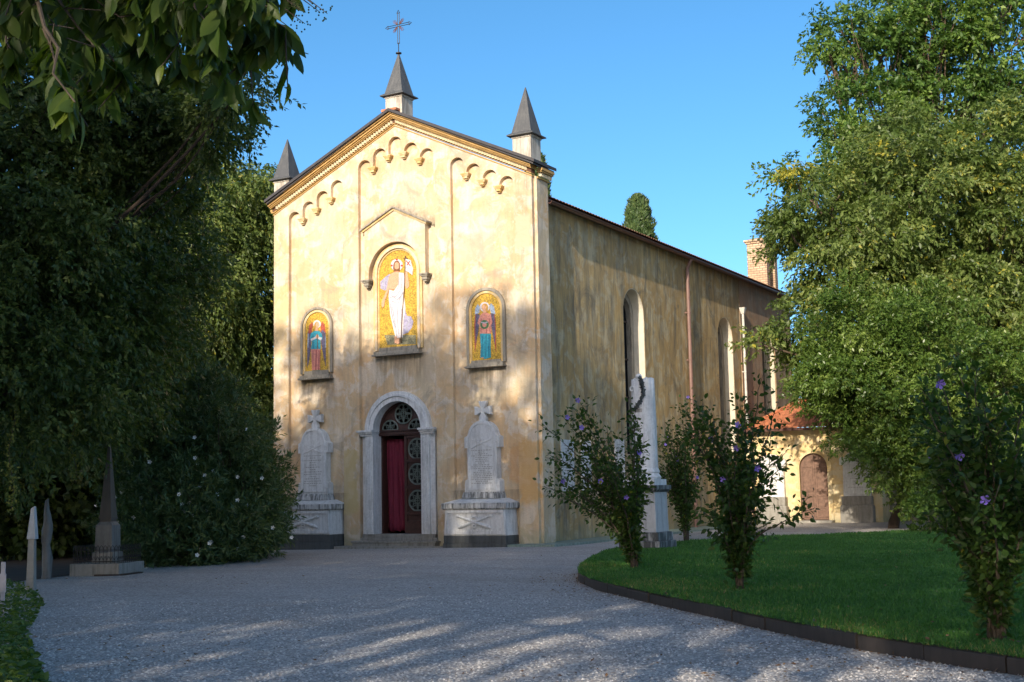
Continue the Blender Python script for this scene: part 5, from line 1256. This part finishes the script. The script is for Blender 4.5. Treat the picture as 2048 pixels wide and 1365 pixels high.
# --- overhanging branch with broad leaves close to the camera
def near_branch():
    rng = np.random.default_rng(101); base = at(-900, -300, 6.5)
    root = tag(empty('overhanging_branch', tuple(base)), 'overhanging branches with large hanging leaves close by at the upper left', 'tree branch')
    mb = MB(); P = []; D = []; L = []
    ends = [(60, 60, 4.6), (110, 150, 4.2), (150, 230, 4.0), (190, 120, 4.6), (240, 60, 4.8), (300, 20, 4.6), (340, 90, 4.9), (390, 40, 4.4), (430, 110, 4.8), (470, 60, 4.6), (500, 10, 4.3), (540, 40, 4.5), (540, 110, 4.7), (450, 150, 5.0), (380, 170, 5.2), (300, 140, 5.2), (250, 180, 5.4), (20, 140, 4.6), (130, 20, 5.0), (570, 80, 4.6), (580, 5, 4.9), (200, 200, 5.6), (410, 10, 5.4), (340, -20, 5.0), (60, -10, 4.4), (450, -20, 4.2), (500, 140, 5.3), (90, 90, 5.6), (160, 60, 5.8), (270, 100, 6.0)]
    hub = at(-60, -120, 5.2)-base; mb.tube(wobble(rng, (0, 0, 0), hub, 6, .04), np.linspace(.06, .04, 6), 8)
    for px, py, D_ in ends:
        e = at(px, py-25, D_)-base; mid = hub+(e-hub)*.35+np.array([0, 0, .12+.1*rng.random()])
        pth = np.concatenate([wobble(rng, hub, mid, 5, .05), wobble(rng, mid, e, 8, .05)[1:]]); mb.tube(pth, np.linspace(.016, .003, len(pth)), 5)
        for tw in range(6):
            j = rng.integers(4, 12); q = pth[min(j, len(pth)-1)]; e2 = q+unit(rng, 1)[0]*.15+np.array([0, 0, -.08]); mb.tube([q, e2], [.004, .002], 4)
            for st in ((q, e2), (pth[-2], pth[-1])):
                m = 4 if tw else 6; u = rng.random((m, 1)); pp = st[0]+(st[1]-st[0])*u; sd = unit(rng, m)*.55; sd[:, 2] = -np.abs(sd[:, 2])-.65
                P.append(pp); D.append(sd); L.append(rng.uniform(.07, .145, m))
    P = np.concatenate(P); D = np.concatenate(D); L = np.concatenate(L)
    leaf_mesh('leaves', P, D, rng.normal(size=P.shape), L, L*.38, M['leaf_near'], root, rng, shape=2, vcol=rng.normal(.4, .25, len(P)))
    # small berry panicles
    bb = MB()
    for px, py, D_ in ((600, 20, 4.6), (640, 25, 4.7), (585, 60, 4.7), (560, 130, 4.8), (625, 8, 4.6), (655, 28, 4.6), (610, 48, 4.7)):
        c = at(px, py, D_)-base; s0 = at(px-40, py-30, D_)-base; mb.tube([s0, c], [.003, .0015], 4)
        for k in range(9):
            q = c+rng.normal(size=3)*.018; bb.lathe([(.0005, q[2]-.004), (.004, q[2]), (.0005, q[2]+.004)], q[0], q[1], 5)
    mb.build('twigs', M['barkpale'], root); bb.build('berries', M['leaf_dark'], root)
near_branch()

# --- trees behind the photographer that shade the forecourt
def shade(label, x, y, ztop, r, seed, kind=0):
    blobs = [((x+dx, y+dy, z), (rx, rx, rz), 1) for dx, dy, z, rx, rz in (
        (0, 0, ztop-3.2, r*.85, 3.4), (-r*.5, 1, ztop-7, r*.8, 3.6), (r*.55, -1, ztop-7.5, r*.8, 3.6), (0, 0, ztop-11, r, 4), (-r*.4, -1, ztop-15, r*.8, 3.5), (0, 0, ztop-19.5, r*.8, 3.2), (r*.45, 1, ztop-15.5, r*.8, 3.5), (0, 0, ztop-23, r, 3))[:4 if kind else 8]] + ([((x-.5, y, 12), (5, 4, 6), .3), ((x-3.9, y, 10.5), (2.6, 4, 6), 1), ((x+3.6, y, 17), (3.4, 4, 3.0), 1.2)] if kind else [])
    return tree('shade_tree', label, 'tree', (x, y, 0), blobs, M['leaf_green'], M['bark'], 520, 11, 9, .32, .21, seed, .45, 3, 'tall trees behind the photographer', nbranch=60, twig=.6, droop=.4, subr=.95)
SH = [(-30, -50, 26, 5.5), (-21, -47, 25.5, 5.6), (-12.5, -50, 27.5, 5.4), (-3.5, -48, 26.5, 5.6), (6, -51, 28.6, 5.6), (24.5, -50, 28.3, 5.6), (14.5, -53, 29.3, 5.3), (34, -49, 27.5, 6)]
SLAB = ['westernmost', 'second', 'third', 'fourth', 'fifth', 'sixth', 'seventh', 'easternmost']
for i, (x, y, z, r) in enumerate(SH):
    shade('tall broad tree behind the photographer, %s of its row' % SLAB[i], x, y, z, r, 200+i, x == 14.5)

# ================================================================== LIGHT, SKY, CAMERA
sun_from = Vector((.125, -.955, .40)).normalized()
el = math.asin(sun_from.z); az = math.atan2(sun_from.x, sun_from.y)
W = bpy.data.worlds.new('World'); S.world = W; W.use_nodes = True; nt = W.node_tree; nt.nodes.clear()
sk = nt.nodes.new('ShaderNodeTexSky'); sk.sky_type = 'NISHITA'; sk.sun_disc = False; sk.sun_elevation = el; sk.sun_rotation = az % (2*PI); sk.altitude = 100; sk.air_density = .5; sk.dust_density = 2.0; sk.ozone_density = 1.6
bg = nt.nodes.new('ShaderNodeBackground'); bg.inputs[1].default_value = .132; wo = nt.nodes.new('ShaderNodeOutputWorld')
hs = nt.nodes.new('ShaderNodeHueSaturation'); hs.inputs['Saturation'].default_value = 1.24; hs.inputs['Hue'].default_value = .486; nt.links.new(sk.outputs[0], hs.inputs['Color']); nt.links.new(hs.outputs[0], bg.inputs[0]); nt.links.new(bg.outputs[0], wo.inputs[0])
sd = bpy.data.lights.new('sun', 'SUN'); sd.energy = 2.55; sd.angle = math.radians(.53); sd.color = (1.0, .87, .70)
so = bpy.data.objects.new('sun', sd); COL.objects.link(so); so.rotation_euler = sun_from.to_track_quat('Z', 'Y').to_euler(); so.location = (0, -60, 60)
cd = bpy.data.cameras.new('camera'); cd.sensor_width = 36; cd.lens = FPX*36/2048; cd.clip_start = .1; cd.clip_end = 3000
co = bpy.data.objects.new('camera', cd); COL.objects.link(co); S.camera = co
Rm = Matrix(((_R[0], _U[0], -_F[0]), (_R[1], _U[1], -_F[1]), (_R[2], _U[2], -_F[2]))); co.matrix_world = Matrix.Translation(Vector(CAM)) @ Rm.to_4x4()
S.view_settings.view_transform = 'Standard'; S.view_settings.look = 'None'; S.view_settings.gamma = 1; S.view_settings.exposure = 1.2
S.cycles.max_bounces = 6; S.cycles.diffuse_bounces = 4; S.cycles.transmission_bounces = 3; S.cycles.transparent_max_bounces = 4
